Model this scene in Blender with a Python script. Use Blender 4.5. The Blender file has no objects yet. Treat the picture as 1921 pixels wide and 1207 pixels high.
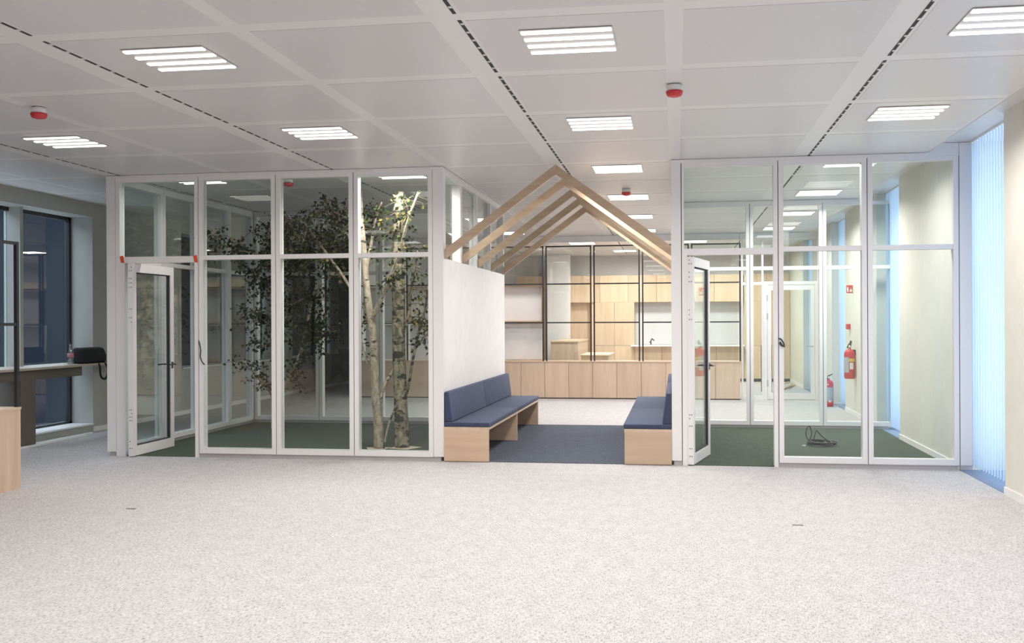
import bpy, bmesh, math, random
from mathutils import Vector, Matrix

random.seed(11)
S = bpy.context.scene
COL = S.collection
PI = math.pi

# ------------------------------------------------------------------ camera
EYE = 1.53
YAW = math.atan((1267 - 1010) / 1780.0)
ROLL = 0.0045
cam_d = bpy.data.cameras.new('camera')
cam_d.sensor_width = 36.0
cam_d.lens = 1780.0 / 1921.0 * 36.0
cam_d.shift_x = -49.5 / 1921.0
cam_d.shift_y = 1.0 / 1921.0
cam_d.clip_start = 0.05
cam = bpy.data.objects.new('camera', cam_d)
COL.objects.link(cam)
_fw = Vector((-math.sin(YAW), math.cos(YAW), 0))
_rt = Vector((math.cos(YAW), math.sin(YAW), 0))
_up = Vector((0, 0, 1))
_r2 = _rt * math.cos(ROLL) - _up * math.sin(ROLL)
_u2 = _rt * math.sin(ROLL) + _up * math.cos(ROLL)
cam.matrix_world = Matrix(((_r2.x, _u2.x, -_fw.x, 0), (_r2.y, _u2.y, -_fw.y, 0),
                           (_r2.z, _u2.z, -_fw.z, EYE), (0, 0, 0, 1)))
S.camera = cam

# ------------------------------------------------------------------ world: blue dusk sky outside
SKY = 3.6
w = bpy.data.worlds.new('dusk_sky')
S.world = w
w.use_nodes = True
bg = w.node_tree.nodes['Background']
bg.inputs[0].default_value = (0.80, 0.90, 1.0, 1)
bg.inputs[1].default_value = SKY

LAMP = 3.2             # radiance of the ceiling light bars as seen
LAMP_W = 23.0          # power of the downward beam of one ceiling light
S.view_settings.view_transform = 'Standard'
S.view_settings.look = 'None'
S.view_settings.gamma = 1
S.view_settings.use_curve_mapping = False
S.view_settings.exposure = 0.40
cy = S.cycles
cy.max_bounces = 12
cy.diffuse_bounces = 5
cy.glossy_bounces = 4
cy.transmission_bounces = 6
cy.transparent_max_bounces = 48
cy.caustics_reflective = False
cy.caustics_refractive = False
cy.sample_clamp_indirect = 6.0
cy.use_denoising = True

# ------------------------------------------------------------------ materials
def new_mat(name):
    m = bpy.data.materials.new(name)
    m.use_nodes = True
    return m, m.node_tree.nodes, m.node_tree.links, m.node_tree.nodes['Principled BSDF']

def plain(name, col, rough=0.5, metal=0.0, spec=0.5):
    m, n, l, b = new_mat(name)
    b.inputs['Base Color'].default_value = (*col, 1)
    b.inputs['Roughness'].default_value = rough
    b.inputs['Metallic'].default_value = metal
    b.inputs['Specular IOR Level'].default_value = spec
    return m

def ramp(n, stops):
    r = n.new('ShaderNodeValToRGB')
    e = r.color_ramp.elements
    while len(e) < len(stops):
        e.new(0.5)
    for i, (p, c) in enumerate(stops):
        e[i].position = p
        e[i].color = (*c, 1)
    return r

def coords(n, l, scale, kind='Object'):
    t = n.new('ShaderNodeTexCoord')
    mp = n.new('ShaderNodeMapping')
    mp.inputs['Scale'].default_value = scale
    l.new(t.outputs[kind], mp.inputs['Vector'])
    return mp

def noise(n, l, vec, scale=1.0, detail=3.0, rough=0.5):
    t = n.new('ShaderNodeTexNoise')
    t.inputs['Scale'].default_value = scale
    t.inputs['Detail'].default_value = detail
    t.inputs['Roughness'].default_value = rough
    l.new(vec.outputs[0], t.inputs['Vector'])
    return t

def painted(name, col, rough=0.55, amount=0.03, scale=6.0, bump=0.03):
    m, n, l, b = new_mat(name)
    mp = coords(n, l, (1, 1, 1))
    t = noise(n, l, mp, scale, 4)
    r = ramp(n, [(0.3, tuple(c * (1 - amount) for c in col)), (0.7, tuple(min(1, c * (1 + amount)) for c in col))])
    l.new(t.outputs['Fac'], r.inputs['Fac'])
    l.new(r.outputs['Color'], b.inputs['Base Color'])
    b.inputs['Roughness'].default_value = rough
    if bump:
        t2 = noise(n, l, mp, 180, 2)
        bp = n.new('ShaderNodeBump')
        bp.inputs['Strength'].default_value = bump
        bp.inputs['Distance'].default_value = 0.002
        l.new(t2.outputs['Fac'], bp.inputs['Height'])
        l.new(bp.outputs['Normal'], b.inputs['Normal'])
    return m

def wood(name, light, dark, scale=(14, 14, 0.9), rough=0.45, var=0.10):
    m, n, l, b = new_mat(name)
    mp = coords(n, l, scale)
    oi = n.new('ShaderNodeObjectInfo')
    add = n.new('ShaderNodeVectorMath'); add.operation = 'ADD'
    mul = n.new('ShaderNodeVectorMath'); mul.operation = 'SCALE'
    mul.inputs['Scale'].default_value = 37.0
    cmb = n.new('ShaderNodeCombineXYZ')
    for i in range(3):
        l.new(oi.outputs['Random'], cmb.inputs[i])
    l.new(cmb.outputs[0], mul.inputs[0])
    l.new(mp.outputs[0], add.inputs[0]); l.new(mul.outputs[0], add.inputs[1])
    t = noise(n, l, add, 1.0, 5, 0.6)
    r = ramp(n, [(0.32, dark), (0.68, light)])
    l.new(t.outputs['Fac'], r.inputs['Fac'])
    hs = n.new('ShaderNodeHueSaturation')
    mr = n.new('ShaderNodeMapRange')
    mr.inputs['To Min'].default_value = 1 - var
    mr.inputs['To Max'].default_value = 1 + var
    l.new(oi.outputs['Random'], mr.inputs['Value'])
    l.new(mr.outputs[0], hs.inputs['Value'])
    l.new(r.outputs['Color'], hs.inputs['Color'])
    l.new(hs.outputs['Color'], b.inputs['Base Color'])
    b.inputs['Roughness'].default_value = rough
    return m

def carpet(name, stops, sa, sb, bump=0.4, rough=0.95, blotch=0.085):
    m, n, l, b = new_mat(name)
    ma = coords(n, l, sa); mb = coords(n, l, sb)
    ta = noise(n, l, ma, 1, 2, 0.6); tb = noise(n, l, mb, 1, 2, 0.6)
    mx = n.new('ShaderNodeMath'); mx.operation = 'ADD'
    l.new(ta.outputs['Fac'], mx.inputs[0]); l.new(tb.outputs['Fac'], mx.inputs[1])
    hf = n.new('ShaderNodeMath'); hf.operation = 'MULTIPLY'; hf.inputs[1].default_value = 0.5
    l.new(mx.outputs[0], hf.inputs[0])
    r = ramp(n, stops)
    l.new(hf.outputs[0], r.inputs['Fac'])
    mc = coords(n, l, (11, 6, 6))
    tc = noise(n, l, mc, 1, 4, 0.65)
    mr = n.new('ShaderNodeMapRange')
    mr.inputs['From Min'].default_value = 0.3; mr.inputs['From Max'].default_value = 0.7
    mr.inputs['To Min'].default_value = 1 - blotch; mr.inputs['To Max'].default_value = 1 + blotch
    l.new(tc.outputs['Fac'], mr.inputs['Value'])
    hs = n.new('ShaderNodeHueSaturation')
    l.new(mr.outputs[0], hs.inputs['Value'])
    l.new(r.outputs['Color'], hs.inputs['Color'])
    l.new(hs.outputs['Color'], b.inputs['Base Color'])
    bp = n.new('ShaderNodeBump')
    bp.inputs['Strength'].default_value = bump
    bp.inputs['Distance'].default_value = 0.006
    l.new(hf.outputs[0], bp.inputs['Height'])
    l.new(bp.outputs['Normal'], b.inputs['Normal'])
    b.inputs['Roughness'].default_value = rough
    b.inputs['Specular IOR Level'].default_value = 0.1
    return m

def glass(name, tint=(0.93, 0.96, 0.95), base=0.035, top=0.9):
    m = bpy.data.materials.new(name)
    m.use_nodes = True
    n, l = m.node_tree.nodes, m.node_tree.links
    for x in list(n):
        n.remove(x)
    out = n.new('ShaderNodeOutputMaterial')
    tr = n.new('ShaderNodeBsdfTransparent'); tr.inputs[0].default_value = (*tint, 1)
    gl = n.new('ShaderNodeBsdfGlossy'); gl.inputs['Roughness'].default_value = 0.0
    gl.inputs[0].default_value = (1, 1, 1, 1)
    lw = n.new('ShaderNodeLayerWeight'); lw.inputs['Blend'].default_value = 0.5
    pw = n.new('ShaderNodeMath'); pw.operation = 'POWER'; pw.inputs[1].default_value = 5.0
    l.new(lw.outputs['Facing'], pw.inputs[0])
    mr = n.new('ShaderNodeMapRange')
    mr.inputs['To Min'].default_value = base; mr.inputs['To Max'].default_value = top
    l.new(pw.outputs[0], mr.inputs['Value'])
    mx = n.new('ShaderNodeMixShader')
    l.new(mr.outputs[0], mx.inputs['Fac'])
    l.new(tr.outputs[0], mx.inputs[1]); l.new(gl.outputs[0], mx.inputs[2])
    l.new(mx.outputs[0], out.inputs[0])
    return m

def emitter(name, col, strength):
    m = bpy.data.materials.new(name)
    m.use_nodes = True
    n, l = m.node_tree.nodes, m.node_tree.links
    for x in list(n):
        n.remove(x)
    out = n.new('ShaderNodeOutputMaterial')
    e = n.new('ShaderNodeEmission')
    e.inputs[0].default_value = (*col, 1); e.inputs[1].default_value = strength
    l.new(e.outputs[0], out.inputs[0])
    return m

def fabric_translucent(name, col, trans, amount):
    m = bpy.data.materials.new(name)
    m.use_nodes = True
    n, l = m.node_tree.nodes, m.node_tree.links
    for x in list(n):
        n.remove(x)
    out = n.new('ShaderNodeOutputMaterial')
    d = n.new('ShaderNodeBsdfDiffuse'); d.inputs[0].default_value = (*col, 1)
    t = n.new('ShaderNodeBsdfTranslucent'); t.inputs[0].default_value = (*trans, 1)
    mx = n.new('ShaderNodeMixShader'); mx.inputs[0].default_value = amount
    l.new(d.outputs[0], mx.inputs[1]); l.new(t.outputs[0], mx.inputs[2])
    l.new(mx.outputs[0], out.inputs[0])
    return m

def bark(name, base, mossy, dark, cover):
    m, n, l, b = new_mat(name)
    ma = coords(n, l, (7, 7, 14)); mb = coords(n, l, (16, 16, 60)); mc = coords(n, l, (22, 22, 9))
    t1 = noise(n, l, ma, 1, 3, 0.6); t2 = noise(n, l, mb, 1, 2); t3 = noise(n, l, mc, 1, 3)
    r0 = ramp(n, [(0.35, mossy), (0.62, base)])
    l.new(t3.outputs['Fac'], r0.inputs['Fac'])
    r1 = ramp(n, [(cover, (0, 0, 0)), (cover + 0.05, (1, 1, 1))])
    l.new(t1.outputs['Fac'], r1.inputs['Fac'])
    r2 = ramp(n, [(0.62, (0, 0, 0)), (0.68, (0.7, 0.7, 0.7))])
    l.new(t2.outputs['Fac'], r2.inputs['Fac'])
    mx = n.new('ShaderNodeMix'); mx.data_type = 'RGBA'
    l.new(r1.outputs['Color'], mx.inputs[0])
    l.new(r0.outputs['Color'], mx.inputs[6]); mx.inputs[7].default_value = (*dark, 1)
    mx2 = n.new('ShaderNodeMix'); mx2.data_type = 'RGBA'
    l.new(r2.outputs['Color'], mx2.inputs[0])
    l.new(mx.outputs[2], mx2.inputs[6]); mx2.inputs[7].default_value = (*dark, 1)
    l.new(mx2.outputs[2], b.inputs['Base Color'])
    bp = n.new('ShaderNodeBump'); bp.inputs['Strength'].default_value = 0.5; bp.inputs['Distance'].default_value = 0.01
    l.new(t3.outputs['Fac'], bp.inputs['Height']); l.new(bp.outputs['Normal'], b.inputs['Normal'])
    b.inputs['Roughness'].default_value = 0.8
    return m

M = {}
M['wall'] = painted('white_wall_paint', (0.83, 0.805, 0.80))
M['cream'] = painted('cream_wall_paint', (0.74, 0.715, 0.64))
M['greywall'] = painted('grey_wall_paint', (0.43, 0.425, 0.40))
M['frame'] = plain('white_coated_aluminium', (0.82, 0.80, 0.798), 0.38)
M['gasket'] = plain('dark_joint', (0.06, 0.055, 0.06), 0.8)
M['plinth'] = plain('grey_aluminium_plinth', (0.50, 0.47, 0.48), 0.4, 0.2)
M['slab'] = plain('ceiling_band_metal', (0.745, 0.73, 0.725), 0.38)
M['tile'] = painted('perforated_ceiling_tile', (0.655, 0.64, 0.64), 0.34, 0.015, 40, 0.0)
M['slot'] = plain('black_air_slot', (0.03, 0.03, 0.03), 0.7)
M['carpet'] = carpet('light_grey_woven_carpet',
                     [(0.34, (0.17, 0.162, 0.163)), (0.45, (0.435, 0.414, 0.414)), (0.57, (0.58, 0.555, 0.555))],
                     (150, 30, 1), (38, 150, 1), 0.5)
M['green'] = carpet('dark_green_carpet', [(0.38, (0.042, 0.057, 0.042)), (0.62, (0.108, 0.132, 0.104))], (60, 60, 1), (140, 140, 1))
M['blue_carpet'] = carpet('slate_blue_carpet', [(0.38, (0.050, 0.058, 0.080)), (0.62, (0.130, 0.145, 0.178))], (60, 60, 1), (140, 140, 1))
M['niche_floor'] = plain('blue_grey_niche_floor', (0.16, 0.22, 0.34), 0.6)
M['wood'] = wood('pale_beech_veneer', (0.63, 0.475, 0.355), (0.52, 0.375, 0.27))
M['cab'] = wood('pale_beech_cabinet', (0.69, 0.525, 0.405), (0.58, 0.43, 0.32), (9, 9, 0.8), 0.45, 0.06)
M['woodx'] = wood('pale_beech_board', (0.65, 0.48, 0.345), (0.55, 0.395, 0.275), (0.9, 14, 14))
M['woody'] = wood('pale_beech_edge', (0.68, 0.52, 0.39), (0.58, 0.43, 0.31), (14, 0.9, 14), 0.45, 0.03)
M['rafter'] = wood('pale_spruce', (0.52, 0.39, 0.275), (0.42, 0.305, 0.205), (1.2, 16, 16))
M['kitchen'] = wood('warm_birch_veneer', (0.74, 0.57, 0.40), (0.62, 0.46, 0.31), (10, 10, 0.7), 0.45, 0.07)
M['brown'] = plain('dark_brown_board', (0.13, 0.105, 0.085), 0.6)
M['desk'] = wood('pale_desk_top', (0.55, 0.47, 0.38), (0.46, 0.39, 0.31), (14, 0.9, 14), 0.5, 0.02)
M['black'] = plain('black_steel', (0.025, 0.026, 0.03), 0.45)
M['blackbag'] = plain('black_nylon', (0.012, 0.012, 0.014), 0.8)
M['cable'] = plain('black_rubber', (0.03, 0.028, 0.035), 0.5)
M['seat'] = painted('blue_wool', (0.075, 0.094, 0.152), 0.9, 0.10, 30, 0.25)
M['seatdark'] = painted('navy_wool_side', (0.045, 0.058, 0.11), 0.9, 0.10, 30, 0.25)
M['glass'] = glass('clear_glass')
M['winglass'] = glass('window_glass', (0.85, 0.9, 0.93), 0.05, 0.9)
M['lamp'] = emitter('lamp_bar_light', (1.0, 0.955, 0.885), LAMP)
M['lampwarm'] = emitter('lamp_bar_light_warm', (1.0, 0.93, 0.83), LAMP)
M['steel'] = plain('brushed_steel', (0.55, 0.55, 0.55), 0.3, 1.0)
M['darksteel'] = plain('dark_bronze_handle', (0.12, 0.115, 0.11), 0.4, 0.8)
M['red'] = plain('signal_red_enamel', (0.58, 0.035, 0.05), 0.35)
M['orange'] = plain('orange_tape', (0.72, 0.09, 0.035), 0.6)
M['white'] = plain('white_plastic', (0.8, 0.8, 0.8), 0.4)
M['silverlabel'] = plain('grey_label', (0.42, 0.44, 0.47), 0.5)
M['yellow'] = plain('yellow_label', (0.75, 0.55, 0.10), 0.5)
M['blind'] = fabric_translucent('pale_blue_blind_fabric', (0.74, 0.80, 0.88), (0.72, 0.80, 0.90), 0.62)
M['outdoor'] = plain('dark_sky_blocker', (0.010, 0.012, 0.017), 0.9, 0.0, 0.0)
M['screen'] = plain('charcoal_screen_cloth', (0.055, 0.057, 0.056), 0.8)
M['outlet'] = plain('dark_grey_outlet', (0.15, 0.145, 0.145), 0.6)
M['card'] = plain('cardboard_sheet', (0.66, 0.54, 0.44), 0.8)
M['birch'] = bark('birch_bark', (0.62, 0.52, 0.41), (0.34, 0.27, 0.19), (0.055, 0.047, 0.036), 0.62)
M['birch2'] = bark('mossy_birch_bark', (0.46, 0.39, 0.285), (0.16, 0.15, 0.09), (0.04, 0.036, 0.026), 0.515)
M['twig'] = plain('twig_bark', (0.10, 0.075, 0.055), 0.8)
def leaf_mat(name, c):
    return fabric_translucent(name, c, tuple(min(1, x * 1.2) for x in c), 0.3)
M['leaf1'] = leaf_mat('leaf_dark_green', (0.024, 0.036, 0.020))
M['leaf2'] = leaf_mat('leaf_green', (0.075, 0.115, 0.035))
M['leaf3'] = leaf_mat('leaf_yellow', (0.40, 0.31, 0.10))
M['water'] = glass('clear_bottle_plastic', (0.62, 0.72, 0.80), 0.22, 0.9)
M['pinklabel'] = plain('pink_bottle_label', (0.55, 0.22, 0.24), 0.5)
M['splash'] = plain('pale_grey_splashback', (0.62, 0.62, 0.63), 0.4)
M['counter'] = plain('white_worktop', (0.82, 0.81, 0.80), 0.3)

# ------------------------------------------------------------------ helpers
class MB:
    def __init__(s):
        s.v = []; s.f = []; s.mi = []; s.smooth = []
    def quad(s, pts, mi=0, sm=False):
        b = len(s.v)
        s.v += [tuple(p) for p in pts]
        s.f.append(tuple(range(b, b + len(pts)))); s.mi.append(mi); s.smooth.append(sm)
    def box(s, x0, x1, y0, y1, z0, z1, mi=0):
        x0, x1 = sorted((x0, x1)); y0, y1 = sorted((y0, y1)); z0, z1 = sorted((z0, z1))
        b = len(s.v)
        s.v += [(x0, y0, z0), (x1, y0, z0), (x1, y1, z0), (x0, y1, z0),
                (x0, y0, z1), (x1, y0, z1), (x1, y1, z1), (x0, y1, z1)]
        for q in ((0, 3, 2, 1), (4, 5, 6, 7), (0, 1, 5, 4), (1, 2, 6, 5), (2, 3, 7, 6), (3, 0, 4, 7)):
            s.f.append(tuple(b + i for i in q)); s.mi.append(mi); s.smooth.append(False)
        return s
    def prism(s, prof, axis, a0, a1, mi=0):
        """profile polygon extruded along an axis; prof = (u, v) in the two other axes in xyz order"""
        def P(u, v, a):
            return (a, u, v) if axis == 'x' else (u, a, v) if axis == 'y' else (u, v, a)
        n = len(prof); b = len(s.v)
        s.v += [P(u, v, a0) for u, v in prof] + [P(u, v, a1) for u, v in prof]
        s.f.append(tuple(range(b, b + n))); s.f.append(tuple(range(b + 2 * n - 1, b + n - 1, -1)))
        s.mi += [mi, mi]; s.smooth += [False, False]
        for i in range(n):
            j = (i + 1) % n
            s.f.append((b + i, b + n + i, b + n + j, b + j)); s.mi.append(mi); s.smooth.append(False)
        return s
    def tube(s, pts, rad, n=8, mi=0, cap=True, closed=False):
        pts = [Vector(p) for p in pts]
        k = len(pts)
        if not hasattr(rad, '__len__'):
            rad = [rad] * k
        b0 = len(s.v)
        side = None
        for i, p in enumerate(pts):
            if closed:
                t = pts[(i + 1) % k] - pts[i - 1]
            else:
                t = pts[min(i + 1, k - 1)] - pts[max(i - 1, 0)]
            t = t.normalized() if t.length > 1e-9 else Vector((0, 0, 1))
            if side is None:
                ref = Vector((0, 0, 1)) if abs(t.z) < 0.9 else Vector((1, 0, 0))
                side = t.cross(ref).normalized()
            else:
                side = (side - t * side.dot(t))
                side = side.normalized() if side.length > 1e-6 else t.orthogonal().normalized()
            up = t.cross(side)
            for j in range(n):
                a = 2 * PI * j / n
                q = p + (side * math.cos(a) + up * math.sin(a)) * rad[i]
                s.v.append(tuple(q))
        rng = k if closed else k - 1
        for i in range(rng):
            for j in range(n):
                a = b0 + i * n + j; c = b0 + i * n + (j + 1) % n
                d = b0 + ((i + 1) % k) * n + (j + 1) % n; e = b0 + ((i + 1) % k) * n + j
                s.f.append((a, c, d, e)); s.mi.append(mi); s.smooth.append(True)
        if cap and not closed:
            s.f.append(tuple(b0 + j for j in reversed(range(n)))); s.mi.append(mi); s.smooth.append(False)
            e0 = b0 + (k - 1) * n
            s.f.append(tuple(e0 + j for j in range(n))); s.mi.append(mi); s.smooth.append(False)
        return s
    def lathe(s, prof, c=(0, 0, 0), n=20, mi=0, smooth=True):
        """prof: (r, z) rows about a vertical axis"""
        b0 = len(s.v); k = len(prof)
        for r, z in prof:
            for j in range(n):
                a = 2 * PI * j / n
                s.v.append((c[0] + r * math.cos(a), c[1] + r * math.sin(a), c[2] + z))
        for i in range(k - 1):
            for j in range(n):
                s.f.append((b0 + i * n + j, b0 + i * n + (j + 1) % n, b0 + (i + 1) * n + (j + 1) % n, b0 + (i + 1) * n + j))
                s.mi.append(mi); s.smooth.append(smooth)
        s.f.append(tuple(b0 + j for j in reversed(range(n)))); s.mi.append(mi); s.smooth.append(False)
        e0 = b0 + (k - 1) * n
        s.f.append(tuple(e0 + j for j in range(n))); s.mi.append(mi); s.smooth.append(False)
        return s
    def build(s, name, mat, parent=None, bevel=0.0, seg=1, origin=None, xf=None):
        """link as ONE mesh object; vertices are given in world space and stored relative to the thing's base"""
        if origin is None:
            origin = wloc(parent) if parent is not None else Vector((0, 0, 0))
        origin = Vector(origin)
        me = bpy.data.meshes.new(name)
        vv = [Vector(p) for p in s.v]
        if xf is not None:
            vv = [xf @ p for p in vv]
        me.from_pydata([tuple(p - origin) for p in vv], [], s.f)
        mats = mat if isinstance(mat, (list, tuple)) else [mat]
        for m in mats:
            me.materials.append(m)
        me.polygons.foreach_set('material_index', s.mi)
        me.polygons.foreach_set('use_smooth', s.smooth)
        bm = bmesh.new(); bm.from_mesh(me)
        bmesh.ops.recalc_face_normals(bm, faces=bm.faces[:])
        if bevel > 0:
            bmesh.ops.bevel(bm, geom=bm.edges[:], offset=bevel, segments=seg, affect='EDGES', profile=0.5, clamp_overlap=True)
            if seg > 1:
                for f in bm.faces:
                    f.smooth = True
        bm.to_mesh(me); bm.free()
        o = bpy.data.objects.new(name, me)
        COL.objects.link(o)
        if parent is not None:
            o.parent = parent
        else:
            o.location = origin
        return o

_W = {}
def wloc(o):
    p = Vector((0, 0, 0))
    while o is not None:
        p += o.location
        o = o.parent
    return p

def tag(o, label, cat=None, group=None, kind=None):
    o['label'] = label
    if cat: o['category'] = cat
    if group: o['group'] = group
    if kind: o['kind'] = kind
    return o

def thing(name, label, cat, loc=(0, 0, 0), group=None, kind=None, rotz=0.0):
    o = bpy.data.objects.new(name, None)
    o.empty_display_size = 0.1
    COL.objects.link(o)
    o.location = loc
    o.rotation_euler = (0, 0, rotz)
    return tag(o, label, cat, group, kind)

def dup(root, loc, label, group=None, rotz=None, power=None, spread=None):
    r = root.copy(); COL.objects.link(r); r.location = loc
    if rotz is not None:
        r.rotation_euler = (0, 0, rotz)
    r['label'] = label
    if group: r['group'] = group
    for ch in list(root.children):
        c = ch.copy(); COL.objects.link(c); c.parent = r
        if power is not None and c.type == 'LIGHT':
            c.data = ch.data.copy(); c.data.energy = ch.data.energy * power
            if spread: c.data.spread = math.radians(spread)
        for g in ch.children:
            d = g.copy(); COL.objects.link(d); d.parent = c
    return r

def smooth_path(pts, rad, sub=4):
    """Catmull-Rom through points"""
    P = [Vector(p) for p in pts]
    out = []; rr = []
    n = len(P)
    for i in range(n - 1):
        p0 = P[max(i - 1, 0)]; p1 = P[i]; p2 = P[i + 1]; p3 = P[min(i + 2, n - 1)]
        for k in range(sub):
            t = k / sub
            q = 0.5 * ((2 * p1) + (p2 - p0) * t + (2 * p0 - 5 * p1 + 4 * p2 - p3) * t * t + (3 * p1 - p0 - 3 * p2 + p3) * t ** 3)
            out.append(q); rr.append(rad[i] * (1 - t) + rad[i + 1] * t)
    out.append(P[-1]); rr.append(rad[-1])
    return out, rr

# ------------------------------------------------------------------ dimensions
F = 10.18            # front of the two glass rooms
YB = 13.85           # their rear
ZC = 3.25            # ceiling
XR = 2.85            # right wall piers
XL = -8.2            # left wall face
YK = 18.75           # low cabinets / black grid
YEND = 25.0
YBACK = -3.0
NICHES = [(0.94, 2.34), (4.87, 6.27), (8.80, 10.20), (12.73, 14.13), (16.66, 18.06), (20.59, 21.99)]

# ------------------------------------------------------------------ shell
floor = MB().box(-8.62, 2.86, YBACK, YEND, -0.2, 0.0).build('floor', M['carpet'])
tag(floor, 'light grey woven carpet over the whole office floor', 'floor', kind='structure')

ceil = MB().box(-8.62, 2.56, YBACK, YEND, ZC, ZC + 0.3).build('ceiling', M['slab'])
tag(ceil, 'white metal panel ceiling of the office', 'ceiling', kind='structure')
edge = MB().box(2.56, 3.62, YBACK, YEND, 3.345, 3.55).box(2.555, 2.575, YBACK, YEND, ZC, 3.345).build('trim_1', M['slab'])
tag(edge, 'raised white ceiling strip running along the blinds', 'ceiling strip', kind='structure')

XLINES = [(-8.2, 0.0), (-7.55, 0.11), (-6.36, 0.20), (-5.04, 0.11), (-3.79, 0.20), (-2.53, 0.11), (-1.21, 0.20), (0.0, 0.11), (1.38, 0.20), (2.56, 0.06)]
YLINES = [10.24 - 1.255 * k for k in range(10, -12, -1)]
tile_cache = {}
for i in range(len(XLINES) - 1):
    xa = XLINES[i][0] + (0.055 if XLINES[i][1] < 0.15 else 0.035)
    xb = XLINES[i + 1][0] - (0.055 if XLINES[i + 1][1] < 0.15 else 0.17)
    if i == len(XLINES) - 2:
        xb = 2.53
    for j in range(len(YLINES) - 1):
        ya = YLINES[j] + 0.068; yb = YLINES[j + 1] - 0.068
        key = (i,)
        if key not in tile_cache:
            t = MB().box(-(xb - xa) / 2, (xb - xa) / 2, -(yb - ya) / 2, (yb - ya) / 2, -0.0025, 0.0).build('ceiling_tile', M['tile'], None)
            t.parent = ceil
            tile_cache[key] = t
        else:
            t = tile_cache[key].copy(); COL.objects.link(t); t.parent = ceil
        t.location = ((xa + xb) / 2, (ya + yb) / 2, ZC)
slot0 = None
for x in (-6.36, -3.79, -1.21, 1.38):
    for j in range(len(YLINES) - 1):
        if slot0 is None:
            b = MB()
            b.box(-0.011, 0.011, -0.57, 0.57, -0.002, 0.0)
            slot0 = t = b.build('air_slot', M['slot'])
            b2 = MB()
            for k in range(7):
                b2.box(-0.006, 0.012, -0.52 + k * 0.16, -0.52 + k * 0.16 + 0.03, -0.0035, -0.002)
            lv = b2.build('slot_louvre', M['slab'], t)
            t.parent = ceil
        else:
            t = slot0.copy(); COL.objects.link(t); t.parent = ceil
            lv2 = lv.copy(); COL.objects.link(lv2); lv2.parent = t
        t.location = (x, (YLINES[j] + YLINES[j + 1]) / 2, ZC)

# right wall: cream piers with window niches between
wr = MB()
ys = [YBACK] + [v for a in NICHES for v in a] + [YEND]
bb = MB()
for k in range(0, len(ys), 2):
    wr.box(XR, 3.62, ys[k], ys[k + 1], 0, 3.345)
    bb.box(XR - 0.012, XR, ys[k], ys[k + 1], 0, 0.07)
tag(wr.build('wall_right', M['cream']), 'cream wall piers between the blue window blinds', 'wall', kind='structure')
tag(bb.build('baseboard_right', M['wall']), 'low white baseboard along the cream piers', 'baseboard', kind='structure')

# left wall
wl = MB()
LN = [(8.5, 12.45, 0.10), (14.9, 18.7, 0.77), (19.55, 22.4, 0.77)]
yy = YBACK
for a, b_, sill in LN:
    wl.box(XL - 0.42, XL, yy, a, 0, ZC)
    wl.box(XL - 0.42, XL, a, b_, 3.05, ZC)
    wl.box(XL - 0.42, XL, a, b_, 0, sill)
    yy = b_
wl.box(XL - 0.42, XL, yy, YEND, 0, ZC)
tag(wl.build('wall_left', M['greywall']), 'grey wall with deep dark window recesses at the far side', 'wall', kind='structure')
bl = MB()
yy = YBACK
for a, b_ in ((YBACK, 8.5), (12.45, 14.9), (14.9, 18.7), (18.7, 19.55), (19.55, YEND)):
    bl.box(XL, XL + 0.012, a, b_, 0, 0.07)
tag(bl.build('baseboard_left', M['wall']), 'white baseboard at the foot of the grey window wall', 'baseboard', kind='structure')

wb = MB().box(-8.62, 3.62, YBACK - 0.2, YBACK, 0, 3.5).build('wall_back', M['wall'])
tag(wb, 'plain white wall behind the viewer', 'wall', kind='structure')
wf = MB().box(-8.62, 3.62, YEND, YEND + 0.2, 0, 3.5).build('wall_far', M['wall'])
tag(wf, 'white wall at the far end of the kitchen', 'wall', kind='structure')
ws = MB().box(-6.62, -6.5, YK + 0.4, YEND, 0, ZC).build('wall_inner', M['wall'])
tag(ws, 'white side wall of the kitchen behind the shelving', 'wall', kind='structure')
wt = MB().box(XR - 0.02, 3.62, YBACK, YEND, -0.2, -0.001)
nf = MB()
for a, b_ in NICHES:
    nf.box(XR + 0.011, 3.6, a, b_, -0.15, 0.004)
tag(nf.build('trim_2', M['niche_floor']), 'blue-grey floor strip under the window blinds', 'floor strip', kind='structure')

# windows behind the right-hand blinds
for k, (a, b_) in enumerate(NICHES):
    wroot = thing(f'window_{k+1}', f'tall window behind the blind of bay {k+1} in the cream wall', 'window', (3.4, (a + b_) / 2, 0), kind='structure')
    fr = MB()
    fr.box(3.37, 3.43, a, a + 0.06, 0, 3.345).box(3.37, 3.43, b_ - 0.06, b_, 0, 3.345)
    fr.box(3.37, 3.43, a, b_, 0, 0.06).box(3.37, 3.43, a, b_, 3.285, 3.345)
    fr.build('window_frame', M['frame'], wroot)
    MB().box(3.395, 3.405, a + 0.06, b_ - 0.06, 0.06, 3.285).build('pane', M['winglass'], wroot)

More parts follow.
